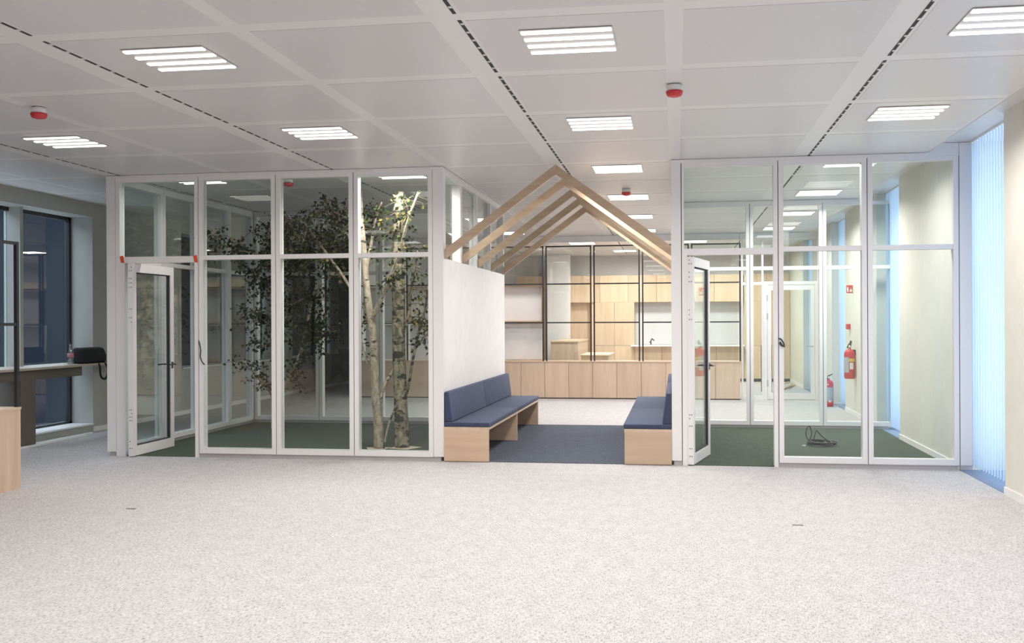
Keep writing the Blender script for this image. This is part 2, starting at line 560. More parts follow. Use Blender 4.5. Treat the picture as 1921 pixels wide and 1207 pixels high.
# vertical blinds, one slat after another
BL_LAB = {2: 'pale blue vertical slat blind beside the right glass room, in the open office',
          3: 'pale blue vertical slat blind behind the rear glass of the right room',
          4: 'pale blue vertical slat blind behind the two fire extinguishers',
          5: 'pale blue vertical slat blind seen through the far white door'}
for k, (a, b_) in enumerate(NICHES):
    lab = BL_LAB.get(k, ['pale blue vertical slat blind beside the viewer', 'pale blue vertical slat blind just out of view before the first cream pier'][min(k, 1)])
    r = thing('vertical_blind', lab, 'blind', (2.985, a, 3.33), group='vertical blinds in the window bays')
    MB().box(2.965, 3.005, a + 0.005, b_ - 0.005, 3.325, 3.344).build('head_rail', M['white'], r)
    n = 17
    step = (b_ - a - 0.02) / n
    base = None
    for s_ in range(n):
        yc = a + 0.01 + step * (s_ + 0.5)
        if base is None:
            m_ = MB()
            L = 0.047
            ang = math.radians(62)
            dx, dy = L * math.cos(ang), L * math.sin(ang)
            nx, ny = 0.0006 * math.sin(ang), -0.0006 * math.cos(ang)
            m_.prism([(-dx - nx, -dy - ny), (dx - nx, dy - ny), (dx + nx, dy + ny), (-dx + nx, -dy + ny)], 'z', -3.285, -0.004)
            base = o = m_.build('slat', M['blind'], None, origin=(0, 0, 0))
            o.parent = r
        else:
            o = base.copy(); COL.objects.link(o); o.parent = r
        o.location = (0, yc - a, 0)

# windows on the left: clear glass to an added dark block outside
for k, (a, b_, sill) in enumerate(LN):
    wroot = thing(f'window_{k+7}', ['tall dark window above the window desk', 'dark window above the low wall behind the left glass room',
                                    'farthest dark window in the grey wall'][k], 'window', (XL - 0.36, (a + b_) / 2, sill), kind='structure')
    x0, x1 = XL - 0.40, XL - 0.33
    fr = MB()
    fr.box(x0, x1, a, a + 0.05, sill, 3.05).box(x0, x1, b_ - 0.05, b_, sill, 3.05)
    fr.box(x0, x1, a, b_, sill, sill + 0.05).box(x0, x1, a, b_, 3.0, 3.05)
    fr.build('window_frame', M['black'], wroot)
    fins = {0: (9.85, 11.2), 1: (16.75,), 2: (20.95,)}[k]
    ed = [a + 0.05] + [q for f_ in fins for q in (f_ - 0.03, f_ + 0.03)] + [b_ - 0.05]
    for f_ in fins:
        MB().box(x0, XL - 0.17, f_ - 0.03, f_ + 0.03, sill, 3.05).build('fin', M['greywall'], wroot)
    for q in range(0, len(ed), 2):
        MB().box(XL - 0.37, XL - 0.36, ed[q], ed[q + 1], sill + 0.05, 3.0).build('pane', M['winglass'], wroot)
    MB().box(XL - 0.33, XL + 0.02, a + 0.01, b_ - 0.01, sill, sill + 0.02).build('window_sill', M['frame'], wroot)
for k, (a, b_) in enumerate(((14.95, 18.65), (19.6, 22.35))):
    r = thing('roller_screen', ['charcoal roller screen drawn down in the wide window recess beside the left glass room', 'charcoal roller screen in the farthest window recess'][k], 'blind', (XL - 0.28, (a + b_) / 2, 3.0))
    MB().box(XL - 0.285, XL - 0.280, a, b_, 0.80, 3.0).build('screen_cloth', M['screen'], r)
    MB().tube([(XL - 0.28, a, 3.015), (XL - 0.28, b_, 3.015)], 0.028, 10).build('roller', M['screen'], r)
    MB().box(XL - 0.292, XL - 0.272, a, b_, 0.795, 0.812).build('bottom_bar', M['black'], r)
ext = MB().box(-17, -16, -20, 60, -8, 5.6).build('sky_blocker', M['outdoor'])  # added block: hides the low sky, lets high sky light the recesses
tag(ext, 'dark block added outside the left-hand windows to hide the low sky', 'sky blocker', kind='structure')

# ------------------------------------------------------------------ ceiling lights
def make_light(name, label, loc, mat, group='four-bar ceiling lights'):
    r = thing(name, label, 'ceiling light', loc, group)
    z = loc[2]
    MB().box(loc[0] - 0.275, loc[0] + 0.275, loc[1] - 0.25, loc[1] + 0.25, z - 0.004, z).build('housing', M['tile'], r)
    for k in range(4):
        yc = loc[1] - 0.207 + k * 0.138
        MB().box(loc[0] - 0.266, loc[0] + 0.266, yc - 0.021, yc + 0.021, z - 0.010, z - 0.004).build('light_bar', mat, r)
    ld = bpy.data.lights.new('beam', 'AREA')
    ld.shape = 'RECTANGLE'; ld.size = 0.53; ld.size_y = 0.47
    ld.energy = LAMP_W; ld.color = (1.0, 0.965, 0.93); ld.spread = math.radians(160)
    lo = bpy.data.objects.new('beam', ld); COL.objects.link(lo)
    lo.parent = r; lo.location = (0, 0, -0.013)
    return r
LX = {'a': -5.66, 'b': -3.16, 'c': -0.63, 'd': 1.90}
LY = [0.85, 3.30, 5.75, 8.19, 10.65, 13.09, 15.54, 17.97]
LAB = {('a', 3): 'four-bar ceiling light nearest the dark windows, before the left glass room',
       ('b', 2): 'large four-bar ceiling light left of the long dark slot, nearest the viewer on that side',
       ('b', 3): 'four-bar ceiling light just in front of the left glass room',
       ('c', 2): 'large four-bar ceiling light near the top middle, between slot and red detector',
       ('c', 3): 'four-bar ceiling light in front of the timber gable peak',
       ('d', 2): 'large four-bar ceiling light cut by the top right picture corner',
       ('d', 3): 'four-bar ceiling light in front of the right glass room',
       ('a', 4): 'four-bar ceiling light inside the left glass room near the open door',
       ('b', 4): 'four-bar ceiling light above the birch trunks in the left glass room',
       ('c', 4): 'four-bar ceiling light just behind the first timber rafter',
       ('d', 4): 'four-bar ceiling light inside the right glass room',
       ('b', 5): 'four-bar ceiling light over the rear of the left glass room',
       ('c', 5): 'four-bar ceiling light above the far end of the blue seating passage',
       ('d', 5): 'four-bar ceiling light over the rear of the right glass room',
       ('b', 6): 'four-bar ceiling light behind the left glass room',
       ('c', 6): 'four-bar ceiling light between the passage and the low cabinets',
       ('b', 7): 'four-bar ceiling light in front of the white shelving backs',
       ('c', 7): 'four-bar ceiling light just before the black grid',
       ('d', 7): 'four-bar ceiling light just before the far white door',
       ('d', 6): 'four-bar ceiling light between the right room and the far white door'}
proto = None
def put_light(loc, label, group='four-bar ceiling lights', power=None, spread=None):
    global proto
    if proto is None:
        proto = make_light('ceiling_light', label, loc, M['lamp'], group)
        return proto
    return dup(proto, loc, label, group, power=power, spread=spread)
for c_, x in LX.items():
    for j, y in enumerate(LY):
        if (c_ == 'a' and j in (2, 5, 6, 7)) or (c_ == 'b' and j == 5):
            continue
        if j < 2:
            put_light((x, y, ZC - 0.006), 'four-bar ceiling light above and behind the viewer', 'ceiling lights behind the viewer', 0.4 if c_ == 'a' else None)
        else:
            put_light((x, y, ZC - 0.006), LAB[(c_, j)], power={('a', 3): 0.55, ('a', 4): 0.35, ('b', 4): 1.5, ('b', 6): 1.3, ('b', 7): 0.7, ('c', 5): 1.5, ('c', 6): 1.3, ('c', 7): 0.7, ('d', 5): 1.9, ('d', 6): 1.8, ('d', 7): 1.3}.get((c_, j)) or (1.0 if j > 4 else 1.3 if (c_, j) == ('c', 4) else None))
kl = [((-2.0, 20.6, ZC - 0.006), 'four-bar ceiling light over the kitchen bar counter'),
      ((0.4, 20.6, ZC - 0.006), 'four-bar ceiling light over the kitchen middle, just behind the black grid'),
      ((-1.2, 23.0, ZC - 0.006), 'four-bar ceiling light before the tall kitchen cupboards'),
      ((1.2, 23.0, ZC - 0.006), 'four-bar ceiling light before the kitchen sink recess')]
for loc, lab in kl:
    put_light(loc, lab, 'kitchen ceiling lights', 2.4, 175)

# ------------------------------------------------------------------ glazed partitions
ZB0, ZB1, ZT0, ZT1, ZR0, ZR1 = 0.046, 0.105, 2.258, 2.308, 3.165, 3.21
def pbox(ax, a0, a1, c0, c1, z0, z1, mb=None):
    mb = mb or MB()
    return mb.box(a0, a1, c0, c1, z0, z1) if ax == 'x' else mb.box(c0, c1, a0, a1, z0, z1)

def glazed(root, ax, a0, a1, c0, c1, st=0.05, low=True, zt=(ZT0, ZT1), bottom=ZB0):
    """one framed glass unit: two stiles, rails, transom and panes as parts of root"""
    g = 0.004
    A0, A1 = a0 + g, a1 - g
    cm = (c0 + c1) / 2
    pbox(ax, A0, A0 + st, c0, c1, bottom, ZR1).build('stile', M['frame'], root)
    pbox(ax, A1 - st, A1, c0, c1, bottom, ZR1).build('stile', M['frame'], root)
    pbox(ax, A0 + st, A1 - st, c0, c1, ZR0, ZR1).build('top_rail', M['frame'], root)
    pbox(ax, A0 + st, A1 - st, c0 + 0.005, c1 - 0.005, zt[0], zt[1]).build('transom', M['frame'], root)
    pbox(ax, A0 + st, A1 - st, cm - 0.005, cm + 0.005, zt[1], ZR0).build('pane', M['glass'], root)
    if low:
        pbox(ax, A0 + st, A1 - st, c0, c1, bottom, bottom + 0.059).build('bottom_rail', M['frame'], root)
        pbox(ax, A0 + st, A1 - st, cm - 0.005, cm + 0.005, bottom + 0.059, zt[0]).build('pane', M['glass'], root)

def joints(root, ax, pos, c0, c1, z0=ZB0, z1=ZR1):
    for p in pos:
        pbox(ax, p - 0.0035, p + 0.0035, c0 + 0.012, c1 - 0.012, z0, z1).build('joint_strip', M['gasket'], root)

def door_leaf(name, label, hinge, rot, width, height, handed, t=0.06):
    """door leaf in its own frame: hinge axis at local origin, leaf along local +x, thickness towards local +y"""
    r = thing(name, label, 'door', (hinge[0], hinge[1], 0.0), kind='structure', rotz=rot)
    O = (0, 0, 0)
    st, z0 = 0.075, 0.012
    def bld(mb, nm, mat, **k):
        return mb.build(nm, mat, r, origin=O, **k)
    bld(MB().box(0, st, 0, t, z0, height), 'stile', M['frame'])
    bld(MB().box(width - st, width, 0, t, z0, height), 'stile', M['frame'])
    bld(MB().box(st, width - st, 0, t, height - 0.10, height), 'rail', M['frame'])
    bld(MB().box(st, width - st, 0, t, z0, z0 + 0.11), 'rail', M['frame'])
    bld(MB().box(st + 0.012, width - st - 0.012, t / 2 - 0.006, t / 2 + 0.006, z0 + 0.122, height - 0.112), 'pane', M['glass'])
    gk = MB()
    for (xa, xb, za, zb) in ((st, st + 0.012, z0 + 0.11, height - 0.10), (width - st - 0.012, width - st, z0 + 0.11, height - 0.10),
                             (st, width - st, height - 0.112, height - 0.10), (st, width - st, z0 + 0.11, z0 + 0.122)):
        gk.box(xa, xb, 0.012, t - 0.012, za, zb)
    bld(gk, 'glazing_gasket', M['gasket'])
    # fixing holes on the hinge edge
    hb = MB()
    for zz in (0.10, 0.18, 0.42, 0.46, 0.50, 0.54, 1.55, 1.60, 1.65, 1.70, 1.95, 2.0, 2.05, 2.14, 2.18):
        for yy_ in (0.018, 0.040):
            if random.random() < 0.72:
                hb.box(-0.002, 0.0, yy_ - 0.004, yy_ + 0.004, zz - 0.006, zz + 0.006)
    bld(hb, 'fixing_holes', M['gasket'])
    # lever handles on both faces
    for sgn, yb_ in ((-1, 0.0), (1, t)):
        h = MB()
        xh, zh = width - 0.045, 1.03
        h.tube([(xh, yb_, zh), (xh, yb_ + sgn * 0.05, zh)], 0.010, 8)
        h.tube([(xh, yb_ + sgn * 0.05, zh), (xh - 0.03, yb_ + sgn * 0.055, zh), (xh - 0.13, yb_ + sgn * 0.05, zh)], 0.009, 8)
        h.box(xh - 0.018, xh + 0.018, yb_ - 0.001 * sgn, yb_ + sgn * 0.006, zh - 0.05, zh + 0.03)
        bld(h, 'door_handle', M['darksteel'])
    return r

# ---- left glass room, front
C0, C1 = F, F + 0.10
r = thing('glass_partition', 'long white framed glass front of the left room, with the birches behind', 'partition', (-4.5, F, 0))
glf = r
pbox('x', -6.528, -6.418, C0, C1, 0.05, ZR1).build('corner_post', M['frame'], r)
pbox('x', -2.642, -2.524, C0, C1, 0.05, ZR1).build('corner_post', M['frame'], r)
pbox('x', -6.414, -6.30, C0, C1, 0.0, 2.233).build('door_post', M['frame'], r)
pbox('x', -5.442, -5.399, C0, C1, 0.0, 2.233).build('door_post', M['frame'], r)
pbox('x', -6.414, -6.364, C0, C1, 2.233, ZR1).build('stile', M['frame'], r)
pbox('x', -5.442, -5.399, C0, C1, 2.233, ZR1).build('stile', M['frame'], r)
pbox('x', -6.364, -5.442, C0, C1, ZR0, ZR1).build('top_rail', M['frame'], r)
pbox('x', -6.364, -5.442, C0, C1, 2.233, 2.304).build('transom', M['frame'], r)
pbox('x', -6.364, -5.442, F + 0.045, F + 0.055, 2.304, ZR0).build('pane', M['glass'], r)
for a, b_ in ((-5.395, -4.465), (-4.465, -3.551), (-3.551, -2.642)):
    glazed(r, 'x', a, b_, C0, C1)
joints(r, 'x', (-6.416, -5.396, -4.465, -3.551, -2.642), C0, C1)
pbox('x', -5.397, -2.56, F + 0.015, F + 0.09, 0, ZB0).build('plinth', M['plinth'], r)
pbox('x', -6.50, -6.42, F + 0.015, F + 0.09, 0, 0.05).build('plinth', M['plinth'], r)
pbox('x', -6.53, -2.524, F - 0.012, F + 0.112, ZR1, ZC - 0.006).build('head_rail', M['frame'], r)

# ---- left room, window side
r = thing('glass_partition', 'glass side of the left room facing the dark windows', 'partition', (-6.48, 12.0, 0))
D0, D1 = -6.53, -6.43
for a, b_ in ((10.30, 11.25), (11.25, 12.15), (12.15, 13.05), (13.05, 13.84)):
    glazed(r, 'y', a, b_, D0, D1)
joints(r, 'y', (11.25, 12.15, 13.05), D0, D1)
pbox('y', 10.29, 13.84, D0 + 0.015, D1 - 0.015, 0, ZB0).build('plinth', M['plinth'], r)
pbox('y', 10.30, 13.95, D0, D1, ZR1, ZC - 0.006).build('head_rail', M['frame'], r)

# ---- left room, rear
r = thing('glass_partition', 'rear glass wall of the left room behind the birch trees', 'partition', (-4.5, YB, 0))
for a, b_ in ((-6.43, -5.385), (-5.385, -4.43), (-4.43, -3.48), (-3.48, -2.642)):
    glazed(r, 'x', a, b_, YB, YB + 0.10)
joints(r, 'x', (-5.385, -4.43, -3.48), YB, YB + 0.10)
pbox('x', -6.53, -6.434, YB, YB + 0.10, 0.0, ZR1).build('corner_post', M['frame'], r)
pbox('x', -6.43, -2.642, YB + 0.015, YB + 0.085, 0, ZB0).build('plinth', M['plinth'], r)
pbox('x', -6.43, -2.642, YB, YB + 0.10, ZR1, ZC - 0.006).build('head_rail', M['frame'], r)

# ---- passage walls: solid below, clerestory glass above
def passage_wall(x0, x1, label):
    r = thing('passage_wall', label, 'wall', ((x0 + x1) / 2, 12.0, 0))
    MB().box(x0, x1, C1 + 0.002, YB + 0.10, 0.0, 2.24).build('wall_panel', M['wall'], r)
    e = [C1 + 0.002, 11.10, 12.02, 12.93, YB + 0.10]
    for k, y in enumerate(e):
        wd = 0.05 if k else 0.03
        if k == 1: wd = 0.10
        ya = y if k == 0 else y - wd / 2 if k < 4 else y - wd
        MB().box(x0 + 0.012, x1 - 0.004, ya, ya + wd, 2.24, 3.17).build('mullion', M['frame'], r)
    MB().box(x0, x1, C1 + 0.002, YB + 0.10, 3.17, ZC - 0.006).build('head_rail', M['frame'], r)
    xm = (x0 + x1) / 2
    for a, b_ in zip(e[:-1], e[1:]):
        MB().box(xm - 0.005, xm + 0.005, a + 0.03, b_ - 0.025, 2.24, 3.17).build('pane', M['glass'], r)
    return r
passage_wall(-2.642, -2.524, 'white wall with high glazing behind the left blue bench')
passage_wall(-0.042, 0.067, 'white wall with high glazing behind the right blue bench')

# ---- right glass room, front
r = thing('glass_partition', 'white framed glass front of the right room beside the blinds', 'partition', (1.4, F, 0))
grf = r
pbox('x', -0.042, 0.063, C0, C1, 0.05, ZR1).build('corner_post', M['frame'], r)
pbox('x', 0.071, 0.126, C0, C1, 0.0, 2.233).build('door_post', M['frame'], r)
pbox('x', 1.021, 1.063, C0, C1, 0.0, 2.233).build('door_post', M['frame'], r)
pbox('x', 0.071, 0.095, C0, C1, 2.233, ZR1).build('stile', M['frame'], r)
pbox('x', 1.021, 1.063, C0, C1, 2.233, ZR1).build('stile', M['frame'], r)
pbox('x', 0.095, 1.021, C0, C1, ZR0, ZR1).build('top_rail', M['frame'], r)
pbox('x', 0.095, 1.021, C0, C1, 2.233, 2.300).build('transom', M['frame'], r)
pbox('x', 0.095, 1.021, F + 0.045, F + 0.055, 2.300, ZR0).build('pane', M['glass'], r)
for a, b_ in ((1.067, 1.965), (1.965, 2.865)):
    glazed(r, 'x', a, b_, C0, C1)
joints(r, 'x', (0.067, 1.065, 1.965, 2.865), C0, C1)
MB().box(2.869, 2.983, F - 0.002, F + 0.018, 0.05, 3.34).build('end_panel', M['frame'], r)
MB().box(2.869, 2.983, F - 0.001, F + 0.018, 0.005, 0.05).build('plinth', M['plinth'], r)
pbox('x', 1.066, 2.845, F + 0.015, F + 0.09, 0, ZB0).build('plinth', M['plinth'], r)
pbox('x', -0.02, 0.066, F + 0.015, F + 0.09, 0, 0.05).build('plinth', M['plinth'], r)
pbox('x', -0.045, 2.55, F - 0.012, F + 0.112, ZR1, ZC - 0.006).build('head_rail', M['frame'], r)
pbox('x', 2.552, 2.865, F, F + 0.05, ZR1 + 0.001, 3.34).build('head_rail', M['frame'], r)

# ---- right room, rear
r = thing('glass_partition', 'rear glass wall of the right room before the fire extinguishers', 'partition', (1.5, YB, 0))
for a, b_ in ((0.067, 1.055), (1.055, 2.066), (2.066, 3.10)):
    glazed(r, 'x', a, b_, YB, YB + 0.10, st=0.045)
joints(r, 'x', (1.055, 2.066), YB, YB + 0.10)
pbox('x', 0.067, 2.95, YB + 0.015, YB + 0.085, 0, ZB0).build('plinth', M['plinth'], r)
pbox('x', 0.067, 2.55, YB, YB + 0.10, ZR1, ZC - 0.006).build('head_rail', M['frame'], r)

# ---- doors
door_leaf('door_1', 'white framed glass door standing open on green carpet, left room', (-6.155, F - 0.08), PI / 2, 0.90, 2.225, 1)
door_leaf('door_2', 'white framed glass door standing open on green carpet, right room', (0.185, F - 0.02), math.atan2(0.845, 0.205), 0.87, 2.215, 1)

# ---- green carpets, blue carpet
g1 = MB().box(-6.50, -2.642, F + 0.02, YB + 0.02, 0.0, 0.006).build('green_carpet', M['green'])
tag(g1, 'dark green carpet under the birch trees in the left room', 'carpet')
g2 = MB().box(0.067, 2.85, F + 0.02, YB + 0.02, 0.0, 0.006).build('green_carpet', M['green'])
tag(g2, 'dark green carpet under the black cable in the right room', 'carpet')
g3 = MB().box(-2.523, -0.043, F + 0.01, 13.97, 0.0, 0.006).build('blue_carpet', M['blue_carpet'])
tag(g3, 'slate blue carpet between the two benches under the gable', 'carpet')

# ------------------------------------------------------------------ timber gable
XA = (-2.524 - 0.042) / 2
def rafter_pair(y, label):
    r = thing('gable_rafter', label, 'rafter', (XA, y, 2.23), group='timber gable rafters')
    z1, z0, dv = 3.243, 2.338, 0.105
    t = 0.045
    MB().prism([(-2.523, z0), (-2.523, z0 - dv), (XA - 0.0006, z1 - dv), (XA - 0.0006, z1)], 'y', y, y + t).build('rafter', M['rafter'], r)
    MB().prism([(-0.043, z0), (-0.043, z0 - dv), (XA + 0.0006, z1 - dv), (XA + 0.0006, z1)], 'y', y, y + t).build('rafter', M['rafter'], r)
    return r
rp = ['frontmost timber rafter pair of the gable, against the glass room fronts', 'second timber rafter pair from the front of the gable',
      'middle timber rafter pair of the five in the gable', 'fourth timber rafter pair from the front of the gable',
      'rearmost timber rafter pair of the gable, nearest the black grid']
for k in range(5):
    rafter_pair(10.235 + 0.896 * k, rp[k])

# ------------------------------------------------------------------ benches
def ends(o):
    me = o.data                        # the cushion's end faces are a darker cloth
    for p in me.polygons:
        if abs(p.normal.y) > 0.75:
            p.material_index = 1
def bench(side, label):
    xw = -2.522 if side < 0 else -0.044          # wall face
    s = 1 if side < 0 else -1                     # seat extends from the wall by s
    r = thing('bench', label, 'bench', (xw + s * 0.25, 12.06, 0), group='upholstered benches under the gable')
    X = lambda d: xw + s * d
    y0, ym, y1 = 10.17, 12.06, 13.95
    t = 0.03
    for ya in (y0, ym - t / 2, y1 - t):
        MB().box(X(0), X(0.50), ya, ya + t, 0.0065, 0.352).build('side_panel', M['woodx'], r)
    MB().box(X(0), X(0.503), y0, y1, 0.352, 0.382).build('seat_board', M['woody'], r)
    for a, b_ in ((y0, ym - 0.004), (ym + 0.004, y1)):
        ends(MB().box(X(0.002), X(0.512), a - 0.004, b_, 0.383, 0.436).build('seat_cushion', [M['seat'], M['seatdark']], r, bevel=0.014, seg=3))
        p = MB()
        p.prism([(X(0.003), 0.438), (X(0.100), 0.438), (X(0.058), 0.768), (X(0.003), 0.768)], 'y', a, b_)
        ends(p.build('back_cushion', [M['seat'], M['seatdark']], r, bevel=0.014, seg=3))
    return r
bench(-1, 'plywood bench with blue cushions against the left passage wall')
bench(1, 'plywood bench with blue cushions against the right passage wall')

# ------------------------------------------------------------------ low cabinets and black grid
PIT = 0.957
XG = [1.245 - PIT * k for k in range(9)]          # grid posts right to left
ordn = ['first', 'second', 'third', 'fourth', 'fifth', 'sixth', 'seventh', 'eighth']
cab0 = None
for k in range(8):
    x1 = XG[k]; x0 = XG[k + 1]
    lab = f'low beech cabinet with two doors, {ordn[k]} from the right end of the row'
    loc = ((x0 + x1) / 2, YK, 0)
    if cab0 is None:
        c = cab0 = thing('low_cabinet', lab, 'cabinet', loc, group='row of low beech cabinets under the black grid')
        MB().box(x0 + 0.002, x1 - 0.002, YK + 0.02, YK + 0.42, 0.03, 0.725).build('body', M['cab'], c)
        MB().box(x0 + 0.01, x1 - 0.01, YK + 0.05, YK + 0.40, 0.0, 0.03).build('kick_board', M['black'], c)
        xm = (x0 + x1) / 2
        for a, b_ in ((x0 + 0.004, xm - 0.004), (xm + 0.004, x1 - 0.004)):
            d_ = MB().box(a, b_, YK, YK + 0.019, 0.022, 0.722)
            d_.build('door', M['cab'], c, origin=wloc(c) )
    else:
        dup(cab0, loc, lab)
ct = MB().box(XG[8] - 0.01, XG[0] + 0.005, YK - 0.008, YK + 0.43, 0.726, 0.750).build('cabinet_top', M['woodx'])
tag(ct, 'long pale wooden top board over the low cabinet row', 'worktop')

def grid_divider(name, label, xs, zs, y, root_loc, skip=()):
    pass
r = thing('grid_divider', 'black steel grid screen standing on the low cabinets', 'divider', (-2.6, YK + 0.02, 0.75))
GZ = [0.751, 1.53, 2.30, 3.05]
gy0, gy1 = YK + 0.03, YK + 0.07
for k, x in enumerate(XG):
    for dx in ((-0.034, 0.034) if 0 < k < 8 else (0.0,)):
        MB().box(x + dx - 0.014, x + dx + 0.014, gy0, gy1, 0.751, 3.05).build('upright', M['black'], r)
for zi, z in enumerate(GZ[1:]):
    for k in range(8):
        zc = z - 0.014
        MB().box(XG[k + 1] + 0.02, XG[k] - 0.02, gy0 + 0.002, gy1 - 0.002, zc - 0.013, zc + 0.013).build('crossbar', M['black'], r)
for k in range(8):
    for zi in range(3):
        if k >= 4 and zi < 2:
            MB().box(XG[k + 1] + 0.05, XG[k] - 0.05, gy1 + 0.15, gy1 + 0.165, GZ[zi] + 0.02, GZ[zi + 1] - 0.04).build('back_panel', M['wall'], r)
        else:
            MB().box(XG[k + 1] + 0.05, XG[k] - 0.05, gy0 + 0.016, gy0 + 0.024, GZ[zi], GZ[zi + 1] - 0.03).build('pane', M['glass'], r)
for x in XG[::2]:
    MB().tube([(x, YK + 0.05, 3.05), (x, YK + 0.05, ZC - 0.006)], 0.006, 6).build('hanger_rod', M['steel'], r)
SH = ['open wooden shelf box in the black grid, the one beside the left passage wall',
      'open wooden shelf box in the black grid, rightmost seen through the birch panel',
      'open wooden shelf box in the black grid behind the thick birch trunk',
      'open wooden shelf box at the left end of the black grid']
for k in range(4, 8):
    x0, x1 = XG[k + 1] + 0.052, XG[k] - 0.052
    z0, z1 = 1.535, 2.262
    s = thing('shelf_box', SH[k - 4], 'shelf', ((x0 + x1) / 2, YK + 0.2, z0), group='wooden shelf boxes in the black grid')
    t = 0.022
    ya, yb = YK + 0.075, YK + 0.217
    MB().box(x0, x1, ya, yb, z0, z0 + t).build('shelf_board', M['woodx'], s)
    MB().box(x0, x1, ya, yb, z1 - t, z1).build('shelf_board', M['woodx'], s)
    MB().box(x0, x0 + t, ya, yb, z0 + t, z1 - t).build('side_board', M['wood'], s)
    MB().box(x1 - t, x1, ya, yb, z0 + t, z1 - t).build('side_board', M['wood'], s)

# head trim and far partition with door
tag(MB().box(-6.5, 2.845, YK + 0.10, YK + 0.20, 3.12, ZC - 0.006).build('trim_3', M['frame']), 'white head rail under the ceiling above the black grid', 'trim', kind='structure')
YD = 18.9
r = thing('glass_partition', 'far white framed glass wall between black grid and blinds', 'partition', (2.0, YD, 0))
for a, b_ in ((1.275, 1.70), (2.72, 2.845)):
    pbox('x', a, a + 0.035, YD, YD + 0.08, 0, 3.12).build('stile', M['frame'], r)
    pbox('x', b_ - 0.035, b_, YD, YD + 0.08, 0, 3.12).build('stile', M['frame'], r)
    pbox('x', a + 0.035, b_ - 0.035, YD, YD + 0.08, 0.0, 0.07).build('bottom_rail', M['frame'], r)
    pbox('x', a + 0.035, b_ - 0.035, YD, YD + 0.08, 2.235, 2.29).build('transom', M['frame'], r)
    pbox('x', a + 0.035, b_ - 0.035, YD + 0.035, YD + 0.045, 0.07, 2.235).build('pane', M['glass'], r)
    pbox('x', a + 0.035, b_ - 0.035, YD + 0.035, YD + 0.045, 2.29, 3.12).build('pane', M['glass'], r)
pbox('x', 1.70, 2.72, YD, YD + 0.08, 2.235, 2.30).build('transom', M['frame'], r)
pbox('x', 1.70, 2.72, YD + 0.035, YD + 0.045, 2.30, 3.12).build('pane', M['glass'], r)
pbox('x', 1.702, 1.765, YD, YD + 0.08, 0, 2.235).build('door_post', M['frame'], r)
pbox('x', 2.668, 2.718, YD, YD + 0.08, 0, 2.235).build('door_post', M['frame'], r)

r = thing('door_3', 'closed white framed glass door in the far partition', 'door', (1.77, YD + 0.01, 0), kind='structure')
y0, y1 = YD + 0.01, YD + 0.07
MB().box(1.77, 1.845, y0, y1, 0.01, 2.23).build('stile', M['frame'], r)
MB().box(2.59, 2.665, y0, y1, 0.01, 2.23).build('stile', M['frame'], r)
MB().box(1.845, 2.59, y0, y1, 2.13, 2.23).build('rail', M['frame'], r)
MB().box(1.845, 2.59, y0, y1, 0.01, 0.125).build('rail', M['frame'], r)
MB().box(1.845, 2.59, YD + 0.035, YD + 0.045, 0.125, 2.13).build('pane', M['glass'], r)
for zz in (0.32, 1.62, 1.98):
    MB().box(1.755, 1.785, y0 - 0.014, y0 - 0.001, zz - 0.06, zz + 0.06).build('hinge', M['plinth'], r)
h = MB().tube([(2.625, y0, 1.04), (2.625, y0 - 0.05, 1.04), (2.50, y0 - 0.05, 1.04)], 0.009, 8)
h.build('door_handle', M['steel'], r)

# ------------------------------------------------------------------ kitchen beyond the grid
KY = 24.45
r = thing('kitchen_cupboards', 'warm birch kitchen wall of tall cupboards and high units', 'kitchen', (-0.5, KY, 0))
for k in range(8):                                                 # high units above
    x0 = -4.10 + k * 0.725
    MB().box(x0 + 0.003, x0 + 0.722, KY, KY + 0.35, 2.03, 2.72).build('high_unit', M['kitchen'], r)
for x0, x1 in ((-4.10, -3.40), (-3.40, -2.70), (-2.06, -1.55), (-1.55, -1.04), (1.72, 2.28), (2.28, 2.845)):
    MB().box(x0 + 0.003, x1 - 0.003, KY - 0.01, KY + 0.35, 0.92, 2.027).build('tall_door', M['kitchen'], r)
    MB().box(x0 + 0.003, x1 - 0.003, KY - 0.01, KY + 0.35, 0.08, 0.914).build('base_door', M['kitchen'], r)
for x0, x1 in ((1.72, 2.28), (2.28, 2.845)):
    MB().box(x0 + 0.003, x1 - 0.003, KY, KY + 0.35, 2.03, 2.72).build('high_unit', M['kitchen'], r)
MB().box(-2.70, -2.06, KY + 0.25, KY + 0.35, 0.08, 2.027).build('back_panel', M['kitchen'], r)
MB().box(-2.14, -2.06, KY + 0.05, KY + 0.249, 0.08, 2.027).build('side_panel', M['kitchen'], r)
MB().box(-1.04, 1.72, KY + 0.34, KY + 0.35, 0.94, 2.027).build('splashback', M['splash'], r)
MB().box(-1.04, 1.72, KY - 0.01, KY + 0.339, 0.897, 0.935).build('rear_shelf', M['counter'], r)
for k in range(4):
    x0 = -1.04 + k * 0.69
    MB().box(x0 + 0.003, x0 + 0.687, KY, KY + 0.35, 0.08, 0.895).build('base_door', M['kitchen'], r)
MB().box(-4.1, 2.845, KY + 0.02, KY + 0.35, 0.0, 0.078).build('kick_board', M['black'], r)
wtp = MB().box(-1.12, 1.715, KY - 0.25, KY - 0.012, 0.897, 0.935).build('worktop', M['counter'])
tag(wtp, 'white worktop along the pale kitchen recess', 'worktop')
r = thing('kitchen_tap', 'small dark tap standing on the white worktop', 'tap', (-0.62, KY - 0.06, 0.936))
MB().tube([(-0.62, KY - 0.06, 0.936), (-0.62, KY - 0.06, 1.05), (-0.59, KY - 0.10, 1.09), (-0.54, KY - 0.16, 1.05)], 0.016, 8).build('spout', M['darksteel'], r)
MB().box(-0.66, -0.635, KY - 0.07, KY - 0.05, 0.99, 1.02).build('lever', M['darksteel'], r)
